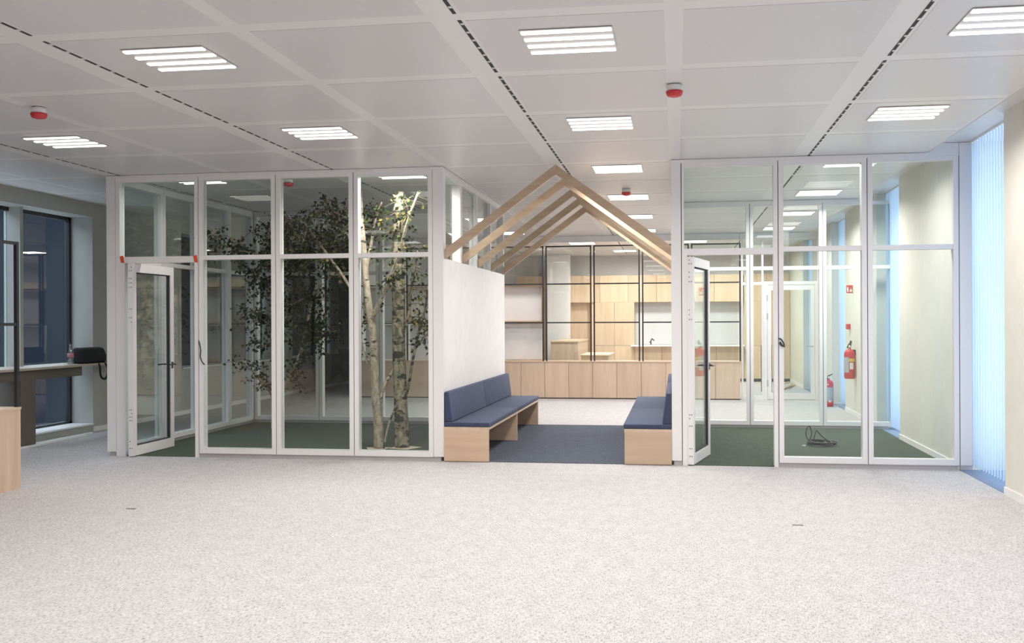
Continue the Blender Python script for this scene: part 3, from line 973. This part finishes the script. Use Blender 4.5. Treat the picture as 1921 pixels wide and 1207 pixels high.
MB().box(0.0, 0.07, KY - 0.12, KY - 0.05, 0.936, 1.10).build('soap_bottle', M['black'])
tag(bpy.data.objects['soap_bottle'], 'small black bottle on the white kitchen worktop', 'bottle')

r = thing('bar_counter', 'long brown wooden bar counter behind the black grid', 'counter', (-2.5, 22.8, 0))
MB().box(-2.82, -2.20, 21.5, 24.0, 0.06, 1.07).build('body', M['wood'], r)
MB().box(-2.84, -2.18, 21.48, 24.0, 1.07, 1.10).build('top', M['kitchen'], r)
MB().box(-2.78, -2.24, 21.53, 23.9, 0.0, 0.06).build('kick_board', M['black'], r)
r = thing('low_counter', 'low pale wooden counter with a flat top, before the tall cupboards', 'counter', (-1.7, 20.8, 0))
MB().box(-1.98, -1.40, 20.0, 21.7, 0.04, 0.80).build('body', M['kitchen'], r)
MB().box(-2.0, -1.38, 19.98, 21.72, 0.80, 0.83).build('top', M['kitchen'], r)
MB().box(-1.94, -1.44, 20.04, 21.6, 0.0, 0.04).build('kick_board', M['black'], r)
pc = MB().box(-3.24, -2.68, 24.02, 24.42, 0, ZC - 0.007).build('pillar', M['wall'])
tag(pc, 'pale plaster pillar beside the brown bar counter', 'pillar', kind='structure')
bd = MB().box(1.83, 2.06, 21.0, 21.05, 0.0, 1.0).build('board', M['brown'])
tag(bd, 'dark board standing behind the far white door', 'board')
for k, (x0, y0, x1, y1, z) in enumerate(((2.30, 21.4, 2.78, 23.0, 0.005), (2.42, 21.5, 2.70, 22.8, 0.046), (2.25, 21.9, 2.62, 22.7, 0.087))):
    p = MB().tube([(x0, y0, z + 0.016), (x1, y1, z + 0.016)], 0.02, 4)
    o = p.build('plank', M['kitchen'])
    tag(o, ['lowest of the loose wooden planks on the floor past the far door', 'middle loose wooden plank on the floor past the far door',
            'topmost loose wooden plank on the floor past the far door'][k], 'plank', 'loose planks beyond the far door')

# ------------------------------------------------------------------ left: cabinet with black grid, window desk
r = thing('low_cabinet', 'beech cabinet end at the left picture edge, with the black grid on it', 'cabinet', (-6.28, 6.5, 0))
MB().box(-6.50, -6.05, 4.6, 8.07, 0.0, 0.738).build('body', M['wood'], r)
MB().box(-6.51, -6.045, 4.59, 8.075, 0.738, 0.760).build('top', M['woody'], r)
r = thing('grid_divider', 'black steel grid on the beech cabinet before the dark windows', 'divider', (-6.1, 6.5, 0.76))
for y in (8.05, 7.06, 6.09, 5.12):
    MB().box(-6.088, -6.056, y - 0.016, y + 0.016, 0.761, 2.30).build('upright', M['black'], r)
for z in (1.53, 2.285):
    MB().box(-6.085, -6.059, 4.65, 8.034, z - 0.014, z + 0.014).build('crossbar', M['black'], r)

r = thing('window_desk', 'narrow pale desk shelf under the dark left windows', 'desk', (-8.2, 10.5, 0.0))
MB().box(-8.525, -7.95, 8.51, 12.44, 0.955, 0.985).box(-8.195, -7.95, 12.44, 12.9, 0.955, 0.985).build('desk_top', M['desk'], r)
MB().box(-8.02, -8.00, 8.52, 11.9, 0.83, 0.954).build('apron', M['brown'], r)
MB().box(-8.02, -8.00, 10.68, 10.95, 0.0, 0.829).build('side_panel', M['brown'], r)
MB().box(-8.50, -8.021, 10.92, 10.95, 0.13, 0.829).build('side_panel', M['brown'], r)

r = thing('shoulder_bag', 'black bag with hanging straps on the window desk', 'bag', (-8.1, 12.2, 0.986))
bg_ = MB().prism([(-8.19, 0.987), (-7.99, 0.987), (-7.985, 1.09), (-8.03, 1.195), (-8.15, 1.21), (-8.19, 1.10)], 'y', 11.92, 12.46)
bg_.build('bag_body', M['blackbag'], r, bevel=0.03, seg=2)
sp, rr = smooth_path([(-7.97, 12.22, 1.00), (-7.93, 12.20, 0.93), (-7.93, 12.22, 0.80), (-7.93, 12.32, 0.76), (-7.93, 12.38, 0.84), (-7.93, 12.36, 0.94), (-7.975, 12.34, 1.01)], [0.014] * 7)
MB().tube(sp, rr, 6).build('strap', M['blackbag'], r)
sp, rr = smooth_path([(-7.975, 12.42, 1.0), (-7.93, 12.46, 0.93), (-7.935, 12.48, 0.86), (-7.935, 12.45, 0.80)], [0.009] * 4)
MB().tube(sp, rr, 6).build('strap', M['blackbag'], r)

r = thing('water_bottle', 'clear plastic water bottle on the window desk', 'bottle', (-8.10, 11.80, 0.986))
MB().lathe([(0.036, 0.0), (0.040, 0.01), (0.040, 0.17), (0.034, 0.20), (0.016, 0.25), (0.013, 0.275)], (-8.10, 11.80, 0.986), 14).build('bottle_body', M['water'], r)
bb_ = r.children[0]
MB().lathe([(0.0412, 0.09), (0.0412, 0.15)], (-8.10, 11.80, 0.986), 14).build('bottle_label', M['pinklabel'], bb_)
MB().lathe([(0.015, 0.275), (0.015, 0.30)], (-8.10, 11.80, 0.986), 12).build('bottle_cap', M['black'], r)

for k, (x, ya, yb) in enumerate(((-8.06, 10.0, 12.2), (-7.955, 9.8, 11.9))):
    o = MB().box(x - 0.02, x + 0.02, ya, yb, 0.0, 0.022).build('trunking_strip', M['white'])
    tag(o, ['white trunking strip on the floor nearer the dark window', 'white trunking strip on the floor farther from the dark window'][k], 'strip', 'white strips on the floor')

# ------------------------------------------------------------------ smoke alarms with red sounder
def alarm(x, y, label):
    z = ZC - 0.0065
    r = thing('smoke_alarm', label, 'smoke alarm', (x, y, z), group='smoke alarms with a red base')
    MB().lathe([(0.052, -0.045), (0.055, -0.04), (0.055, -0.002), (0.05, 0.0)], (x, y, z), 20).build('alarm_base', M['white'], r)
    MB().lathe([(0.03, -0.085), (0.052, -0.078), (0.062, -0.055), (0.062, -0.045), (0.05, -0.044)], (x, y, z), 20).build('sounder', M['red'], r)
alarm(0.0, 6.95, 'red and white ceiling alarm left of the right glass room, nearest the viewer')
alarm(-4.98, 6.87, 'red and white ceiling alarm at the far left above the dark windows')
alarm(-0.62, 12.3, 'red and white ceiling alarm behind the right slope of the timber gable')
alarm(1.23, 11.75, 'small red ceiling alarm inside the right glass room by the slot')
alarm(-4.55, 10.75, 'small ceiling alarm inside the left glass room')

# ------------------------------------------------------------------ fire safety at the right wall
def extinguisher(name, label, x, y, z, face):
    r = thing(name, label, 'fire extinguisher', (x, y, z))
    MB().lathe([(0.07, 0.0), (0.082, 0.01), (0.085, 0.03), (0.085, 0.40), (0.078, 0.435), (0.05, 0.462), (0.026, 0.472), (0.024, 0.49)], (x, y, z), 24).build('cylinder', M['red'], r)
    MB().lathe([(0.026, 0.49), (0.028, 0.50), (0.022, 0.525), (0.012, 0.54)], (x, y, z), 14).build('valve', M['steel'], r)
    if face == 1:
        h = MB().prism([(x - 0.01, z + 0.52), (x + 0.025, z + 0.52), (x + 0.04, z + 0.60), (x + 0.012, z + 0.615)], 'y', y - 0.012, y + 0.012)
        h.prism([(x - 0.045, z + 0.495), (x - 0.03, z + 0.49), (x + 0.0, z + 0.56), (x - 0.012, z + 0.565)], 'y', y - 0.012, y + 0.012)
    else:
      h = MB().prism([(x - 0.02, z + 0.525), (x - 0.02, z + 0.545), (x + 0.07, z + 0.585), (x + 0.07, z + 0.57)], 'y', y - 0.012, y + 0.012)
      h.prism([(x - 0.10, z + 0.475), (x - 0.10, z + 0.487), (x - 0.01, z + 0.530), (x - 0.01, z + 0.515)], 'y', y - 0.012, y + 0.012)
    h.build('handle', M['cable'], r)
    if face == 0:
      sp, rr = smooth_path([(x - 0.02, y - 0.02, z + 0.51), (x - 0.09, y - 0.06, z + 0.47), (x - 0.100, y - 0.04, z + 0.33), (x - 0.098, y - 0.03, z + 0.12)], [0.011] * 4)
      MB().tube(sp, rr, 8).build('hose', M['cable'], r)
    # label wrapped on the cylinder, facing the office
    cyl = [c for c in r.children if c.name.startswith('cylinder')][0]
    def patch(a0, a1, za, zb, mat, nm, rad):
        p = MB(); k = 8
        for i in range(k):
            t0 = a0 + (a1 - a0) * i / k; t1 = a0 + (a1 - a0) * (i + 1) / k
            P = lambda t, q, rr_: (x + rr_ * math.cos(t), y + rr_ * math.sin(t), z + q)
            p.quad([P(t0, za, rad), P(t1, za, rad), P(t1, zb, rad), P(t0, zb, rad)], 0, True)
        p.build(nm, mat, cyl)
    if face == 0:
        patch(math.radians(225), math.radians(320), 0.10, 0.345, M['silverlabel'], 'label_sheet', 0.0858)
        patch(math.radians(225), math.radians(262), 0.385, 0.405, M['white'], 'label_strip', 0.0858)
        patch(math.radians(262), math.radians(292), 0.08, 0.115, M['white'], 'label_tag', 0.0864)
    else:
        patch(math.radians(190), math.radians(255), 0.10, 0.345, M['silverlabel'], 'label_sheet', 0.0858)
        patch(math.radians(258), math.radians(330), 0.275, 0.325, M['yellow'], 'label_strip', 0.0858)
        patch(math.radians(262), math.radians(305), 0.155, 0.260, M['white'], 'label_tag', 0.0858)
    return r
extinguisher('fire_extinguisher', 'red fire extinguisher standing on the floor by the blind', 2.70, 17.5, 0.0, 0)
r2 = extinguisher('fire_extinguisher', 'red fire extinguisher hung on the cream pier', 2.757, 15.75, 0.60, 1)
MB().box(2.80, 2.849, 15.72, 15.78, 0.985, 1.065).build('wall_bracket', M['cable'], r2)

r = thing('alarm_button', 'small red fire alarm box on the cream pier above the extinguisher', 'alarm', (2.82, 16.2, 1.40))
MB().box(2.785, 2.849, 16.17, 16.26, 1.385, 1.475).build('case', M['red'], r, bevel=0.006, seg=1)
MB().box(2.80, 2.835, 16.166, 16.17, 1.41, 1.45).build('press_plate', M['red'], r)
r = thing('fire_sign', 'red and white fire extinguisher sign projecting from the cream pier', 'sign', (2.80, 15.9, 2.04))
MB().box(2.725, 2.849, 15.90, 15.906, 1.965, 2.115).build('sign_plate', M['white'], r)
spl = r.children[0]
MB().box(2.737, 2.837, 15.897, 15.90, 1.977, 2.103).build('sign_face', M['red'], spl)
ic = MB()
yq = 15.8955
ic.box(2.750, 2.772, yq, 15.897, 1.992, 2.055)                     # extinguisher body
ic.box(2.757, 2.765, yq, 15.897, 2.055, 2.068)
ic.box(2.750, 2.778, yq, 15.897, 2.068, 2.075)
ic.quad([(2.742, yq, 2.03), (2.747, yq, 2.03), (2.754, yq, 2.068), (2.750, yq, 2.070)])
for fx, fh in ((2.795, 0.045), (2.808, 0.07), (2.821, 0.05)):      # flames
    ic.quad([(fx - 0.008, yq, 1.995), (fx + 0.008, yq, 1.995), (fx + 0.006, yq, 1.995 + fh * 0.5), (fx, yq, 1.995 + fh), (fx - 0.007, yq, 1.995 + fh * 0.45)])
ic.build('pictogram', M['white'], spl)

# ------------------------------------------------------------------ cables, tape, small floor things
random.seed(5)
r = thing('cable_coil', 'tangled black cable lying on the green carpet of the right room', 'cable', (1.74, 11.95, 0.006))
pts = []
cx_, cy_ = 1.74, 11.98
for k in range(120):
    t = k / 120 * 2 * PI * 6
    sq = k / 120
    rx = 0.13 + 0.05 * math.sin(t * 0.37 + 1)
    ry = 0.17 + 0.05 * math.cos(t * 0.29)
    z = 0.016 + 0.028 * abs(math.sin(t * 0.61)) + 0.02 * sq
    pts.append((cx_ + 0.03 * math.sin(k * 0.13) + rx * math.cos(t), cy_ + ry * math.sin(t), z))
MB().tube(pts, 0.0075, 6).build('cable_loop', M['cable'], r)
sp, rr = smooth_path([(1.63, 12.0, 0.03), (1.585, 12.02, 0.12), (1.60, 12.04, 0.21), (1.635, 12.05, 0.225), (1.655, 12.05, 0.14), (1.63, 12.03, 0.05), (1.68, 12.0, 0.03)], [0.0075] * 7)
MB().tube(sp, rr, 6).build('cable_loop', M['cable'], r)
sp, rr = smooth_path([(1.66, 12.02, 0.03), (1.69, 12.03, 0.12), (1.71, 12.04, 0.18), (1.74, 12.04, 0.15), (1.80, 12.02, 0.09), (1.88, 12.0, 0.04), (1.94, 11.98, 0.02)], [0.0075] * 7)
MB().tube(sp, rr, 6).build('cable_loop', M['cable'], r)
MB().box(1.52, 1.56, 11.86, 11.875, 0.008, 0.022).build('plug', M['white'], r)

def hang(label, pts, rad):
    sp, rr = smooth_path(pts, [rad] * len(pts))
    o = MB().tube(sp, rr, 6).build('hanging_cable', M['cable'], origin=pts[0])
    tag(o, label, 'cable')
hang('thin dark cable hanging down the frame beside the left open door',
     [(-5.392, F - 0.004, 1.335), (-5.375, F - 0.012, 1.29), (-5.365, F - 0.014, 1.22), (-5.37, F - 0.012, 1.15), (-5.345, F - 0.012, 1.09), (-5.32, F - 0.004, 1.06)], 0.006)
hang('short black cable loop tied on the frame beside the right open door',
     [(1.066, F - 0.006, 1.345), (1.09, F - 0.015, 1.34), (1.12, F - 0.018, 1.29), (1.11, F - 0.016, 1.265), (1.08, F - 0.015, 1.31), (1.085, F - 0.02, 1.28), (1.13, F - 0.02, 1.262)], 0.007)
for k, (x, z, lab) in enumerate(((-6.335, 2.268, 'orange tape flag above the hinge side of the left open door'),
                                 (-5.43, 2.262, 'orange tape flag above the latch side of the left open door'))):
    o = MB().prism([(x - 0.026, z + 0.045), (x + 0.018, z + 0.052), (x + 0.030, z - 0.035), (x - 0.012, z - 0.030)], 'y', F - 0.004, F - 0.001).build('tape_flag', M['orange'], origin=(x, F, z))
    tag(o, lab, 'tape', 'orange tape flags')
for k, (x, y, lab) in enumerate(((-4.46, 7.28, 'small grey outlet flap in the carpet at the left'),
                                 (0.90, 7.30, 'small grey outlet flap in the carpet at the right'))):
    o = MB().box(x - 0.04, x + 0.04, y - 0.012, y + 0.016, -0.002, 0.003).build('floor_outlet', M['outlet'], origin=(x, y, 0))
    tag(o, lab, 'outlet', 'floor outlet flaps')

# ------------------------------------------------------------------ birch trees
T = {
    'A_trunk':[(-3.56,11.1,0.0105),(-3.57,11.1,0.34),(-3.6,11.1,0.66),(-3.62,11.12,1.05),(-3.64,11.13,1.41),(-3.69,11.15,1.68),(-3.73,11.17,1.96),(-3.77,11.2,2.29),(-3.8,11.2,2.68),(-3.82,11.2,2.97),(-3.82,11.2,3.15)],
    'A_limb':[(-3.66,11.13,1.56),(-3.52,11.05,1.79),(-3.43,11.0,1.94),(-3.34,10.95,2.13),(-3.26,10.9,2.29),(-3.17,10.85,2.54),(-3.08,10.8,2.78),(-2.96,10.75,3.04)],
    'A_up':[(-3.75,11.2,2.17),(-3.71,11.3,2.52),(-3.69,11.35,2.76),(-3.67,11.4,3.03)],
    'A_up2':[(-3.71,11.33,2.6),(-3.65,11.3,2.82),(-3.56,11.25,3.01)],
    'A_left1':[(-3.67,11.15,1.6),(-3.84,11.25,1.79),(-3.96,11.35,1.91),(-4.16,11.45,2.16),(-4.37,11.55,2.4),(-4.57,11.65,2.63),(-4.74,11.7,2.83)],
    'A_left2':[(-3.74,11.18,2.05),(-3.85,11.3,2.43),(-3.96,11.35,2.56),(-4.11,11.4,2.7),(-4.24,11.45,2.85),(-4.37,11.5,3.03)],
    'A_low':[(-3.58,11.1,0.40),(-3.54,11.15,0.66),(-3.51,11.2,0.79),(-3.46,11.3,0.91),(-3.42,11.4,1.04),(-3.40,11.5,1.2)],
    'A_left3':[(-3.61,11.12,0.86),(-3.74,11.2,1.05),(-3.81,11.25,1.21),(-3.86,11.3,1.37),(-3.84,11.3,1.57)],
    'B_trunk':[(-3.3,11.2,0.0145),(-3.31,11.2,0.33),(-3.32,11.2,0.66),(-3.33,11.2,0.98),(-3.34,11.2,1.37),(-3.34,11.2,1.76),(-3.34,11.2,2.09),(-3.33,11.2,2.41),(-3.33,11.2,2.74),(-3.33,11.2,3.12)],
    'B_stem':[(-3.31,11.22,0.46),(-3.27,11.4,0.77),(-3.25,11.45,0.97),(-3.22,11.5,1.2),(-3.17,11.5,1.4),(-3.1,11.5,1.63),(-3.05,11.5,1.93),(-3.03,11.5,2.23)],
    'B_stem2':[(-3.33,11.22,1.22),(-3.27,11.35,1.57),(-3.25,11.4,1.8),(-3.22,11.4,2.03),(-3.18,11.4,2.26),(-3.15,11.4,2.42)],
    'B_prop':[(-3.47,11.0,0.02),(-3.43,11.05,0.28),(-3.38,11.1,0.44),(-3.33,11.18,0.60)],
    'B_up':[(-3.34,11.18,2.42),(-3.25,11.0,2.71),(-3.2,10.95,2.9),(-3.2,10.9,3.07)],
    'B_r1':[(-3.21,11.5,1.2),(-3.11,11.4,1.3),(-3.03,11.35,1.38),(-2.98,11.3,1.49)],
    'B_r2':[(-3.17,11.5,1.42),(-3.14,11.42,1.53),(-3.08,11.35,1.63),(-2.97,11.3,1.75)],
    'C_trunk':[(-5.69,12.9,0.0065),(-5.69,12.9,0.36),(-5.67,12.9,0.82),(-5.65,12.9,1.2),(-5.61,12.9,1.58),(-5.56,12.9,1.96),(-5.54,12.9,2.34),(-5.52,12.9,2.72),(-5.5,12.9,3.07)],
    'C_r1':[(-5.68,12.9,0.36),(-5.48,12.7,0.54),(-5.31,12.6,0.78),(-5.18,12.5,0.99),(-5.08,12.45,1.21),(-5.0,12.4,1.47),(-4.94,12.4,1.72),(-4.88,12.4,2.01)],
    'C_l1':[(-5.68,12.9,0.4),(-5.63,12.6,0.59),(-5.62,12.4,0.7),(-5.65,12.2,0.84),(-5.72,12.0,1.02)],
    'C_up1':[(-5.53,12.9,2.5),(-5.42,12.8,2.75),(-5.39,12.8,2.9),(-5.34,12.75,2.99)],
    'C_up2':[(-5.55,12.9,2.15),(-5.62,12.8,2.56),(-5.65,12.7,2.75),(-5.67,12.6,2.92)],
    'C_r2':[(-5.16,12.5,1.05),(-4.92,12.3,1.29),(-4.75,12.2,1.49),(-4.58,12.1,1.65)],
    'C_r3':[(-5.05,12.45,1.3),(-4.84,12.3,1.34),(-4.65,12.2,1.39),(-4.45,12.1,1.43)],
    'C_r4':[(-5.61,12.9,1.55),(-5.35,12.7,1.77),(-5.07,12.5,1.87),(-4.8,12.4,1.98)],
    'C_l2':[(-5.58,12.9,1.85),(-5.71,12.7,2.03),(-5.76,12.5,2.17),(-5.79,12.3,2.31)],
    'C_l3':[(-5.55,12.9,2.15),(-5.62,12.6,2.4),(-5.69,12.3,2.49),(-5.79,11.9,2.51),(-5.83,11.6,2.6),(-5.84,11.4,2.72)],
    'C_l4':[(-5.62,12.9,1.46),(-5.66,12.6,1.54),(-5.73,12.4,1.65),(-5.77,12.2,1.69)],
    'C_r5':[(-5.54,12.9,2.24),(-5.27,12.8,2.41),(-4.96,12.7,2.55),(-4.57,12.6,2.61)],
    'C_l5':[(-5.64,12.9,1.26),(-5.67,12.6,1.22),(-5.75,12.4,1.29),(-5.73,12.2,1.29)],
}
RAD = {'A_trunk': (0.060, 0.034), 'A_limb': (0.030, 0.014), 'A_up': (0.022, 0.012), 'A_up2': (0.013, 0.008),
       'A_left1': (0.024, 0.012), 'A_left2': (0.022, 0.011), 'A_low': (0.024, 0.016), 'A_left3': (0.022, 0.009),
       'B_trunk': (0.084, 0.072), 'B_stem': (0.020, 0.011), 'B_stem2': (0.016, 0.010), 'B_prop': (0.012, 0.014),
       'B_up': (0.014, 0.006), 'B_r1': (0.009, 0.005), 'B_r2': (0.008, 0.005),
       'C_trunk': (0.040, 0.034), 'C_r1': (0.028, 0.010), 'C_l1': (0.020, 0.009), 'C_up1': (0.018, 0.012), 'C_up2': (0.015, 0.007),
       'C_r2': (0.010, 0.005), 'C_r3': (0.009, 0.004), 'C_r4': (0.011, 0.005), 'C_l2': (0.010, 0.005), 'C_l3': (0.012, 0.005),
       'C_l4': (0.009, 0.004), 'C_r5': (0.012, 0.005), 'C_l5': (0.008, 0.004)}
XMIN, XMAX, YMIN, YMAX, ZMAX = -6.36, -2.72, 10.34, 13.76, 3.12
def clampv(p):
    return Vector((min(max(p.x, XMIN), XMAX), min(max(p.y, YMIN), YMAX), min(max(p.z, 0.3), ZMAX)))

def leaf(mb, p, size, mi, rnd):
    """one small ovate leaf, folded along its midrib"""
    d = Vector((rnd.uniform(-1, 1), rnd.uniform(-1, 1), rnd.uniform(-1.3, 0.2))).normalized()
    s = d.cross(Vector((rnd.uniform(-1, 1), rnd.uniform(-1, 1), rnd.uniform(-1, 1)))).normalized()
    nrm = d.cross(s)
    L, W = size, size * 0.36
    a = p; b = p + d * L * 0.45 + s * W + nrm * L * 0.1; c = p + d * L; e = p + d * L * 0.45 - s * W + nrm * L * 0.1
    mb.quad([a, b, c], mi); mb.quad([a, c, e], mi)

def tree(label, loc, mat, trunk, limbs, twigs, mixw, seed, leaf_boost=1.0):
    rnd = random.Random(seed)
    r = thing('birch_tree', label, 'tree', loc, group='birch trees in the left glass room')
    def limb(key, nm, n):
        pts = T[key]; a, b_ = RAD[key]
        k = len(pts)
        rad = [a + (b_ - a) * i / (k - 1) for i in range(k)]
        if nm == 'trunk':
            rad[0] *= 1.12
            rad = [q * (1 + rnd.uniform(-0.05, 0.05)) for q in rad]
        sp, rr = smooth_path(pts, rad, 5)
        MB().tube(sp, rr, n).build(nm, mat, r)
    limb(trunk, 'trunk', 16)
    for k in limbs:
        limb(k, 'branch', 9)
    tw = MB(); lf = MB()
    for key, count, t0, spread, nl in twigs:
        pts, _ = smooth_path(T[key], [1] * len(T[key]), 5)
        for i in range(count):
            t = t0 + (1 - t0) * rnd.random()
            p0 = pts[min(int(t * (len(pts) - 1)), len(pts) - 1)]
            d = Vector((rnd.gauss(0, 1), rnd.gauss(0, 0.9), rnd.gauss(0.15, 0.55))).normalized()
            ln = spread * rnd.uniform(0.35, 1.0)
            p1 = clampv(p0 + d * ln * 0.5)
            p2 = clampv(p0 + d * ln + Vector((0, 0, -0.22 * ln)))
            sp, rr = smooth_path([p0, p1, p2], [0.004, 0.003, 0.0015], 3)
            tw.tube(sp, rr, 4)
            for q in range(int(nl * leaf_boost)):
                u = rnd.uniform(0.2, 1.0)
                pp = sp[min(int(u * (len(sp) - 1)), len(sp) - 1)] + Vector((rnd.gauss(0, 0.035), rnd.gauss(0, 0.035), rnd.gauss(-0.01, 0.035)))
                pp = clampv(pp)
                mi = rnd.choices((0, 1, 2), mixw)[0]
                leaf(lf, pp, rnd.uniform(0.042, 0.068), mi, rnd)
    o = tw.build('twigs', M['twig'], r); o['kind'] = 'stuff'
    o = lf.build('foliage', [M['leaf1'], M['leaf2'], M['leaf3']], r); o['kind'] = 'stuff'
    return r
tree('slim pale birch trunk forking above the transom, left of the thick one', (-3.56, 11.1, 0.006), M['birch'], 'A_trunk',
     ['A_limb', 'A_up', 'A_up2', 'A_left1', 'A_left2', 'A_low', 'A_left3'],
     [('A_limb', 22, 0.35, 0.42, 6), ('A_up', 20, 0.2, 0.32, 7), ('A_up2', 12, 0.3, 0.25, 6), ('A_left1', 46, 0.55, 0.6, 10), ('A_left2', 46, 0.5, 0.6, 10),
      ('A_left3', 10, 0.3, 0.25, 6), ('A_limb', 8, 0.05, 0.2, 5)], (6, 3, 1.3), 3)
tree('thick mossy birch trunk nearest the left room corner, lit at its top', (-3.3, 11.2, 0.006), M['birch2'], 'B_trunk',
     ['B_stem', 'B_stem2', 'B_prop', 'B_up', 'B_r1', 'B_r2'],
     [('B_stem', 20, 0.45, 0.30, 5), ('B_stem2', 14, 0.3, 0.30, 4), ('B_up', 24, 0.0, 0.4, 6), ('B_r1', 8, 0.3, 0.2, 4), ('B_r2', 8, 0.3, 0.2, 4)], (3, 3, 2.4), 8)
tree('leafy dark birch with spreading branches at the rear of the left room', (-5.69, 12.9, 0.006), M['birch'], 'C_trunk',
     ['C_r1', 'C_l1', 'C_up1', 'C_up2', 'C_r2', 'C_r3', 'C_r4', 'C_l2', 'C_l3', 'C_l4', 'C_r5', 'C_l5'],
     [('C_trunk', 54, 0.45, 0.85, 10), ('C_r1', 50, 0.25, 0.45, 9), ('C_l1', 18, 0.45, 0.32, 8), ('C_up1', 20, 0.1, 0.5, 9), ('C_up2', 24, 0.1, 0.55, 10),
      ('C_r2', 18, 0.2, 0.3, 8), ('C_r3', 20, 0.2, 0.3, 9), ('C_r4', 36, 0.1, 0.6, 10), ('C_l2', 26, 0.1, 0.45, 10), ('C_l3', 34, 0.1, 0.4, 9),
      ('C_l4', 22, 0.1, 0.35, 9), ('C_r5', 54, 0.1, 0.75, 11), ('C_l5', 16, 0.1, 0.35, 8)], (10, 1.6, 0.2), 21)
c1 = MB().prism([(-3.74, 11.17), (-3.66, 10.98), (-3.46, 11.0), (-3.44, 11.2)], 'z', 0.0062, 0.010).build('cardboard_sheet', M['card'])
tag(c1, 'torn cardboard sheet under the slim birch trunk', 'cardboard', 'cardboard under the birches')
c2 = MB().prism([(-3.43, 11.06), (-3.18, 11.0), (-3.06, 11.22), (-3.2, 11.30), (-3.40, 11.27)], 'z', 0.0102, 0.014).build('cardboard_sheet', M['card'])
tag(c2, 'torn cardboard sheet under the thick birch trunk', 'cardboard', 'cardboard under the birches')
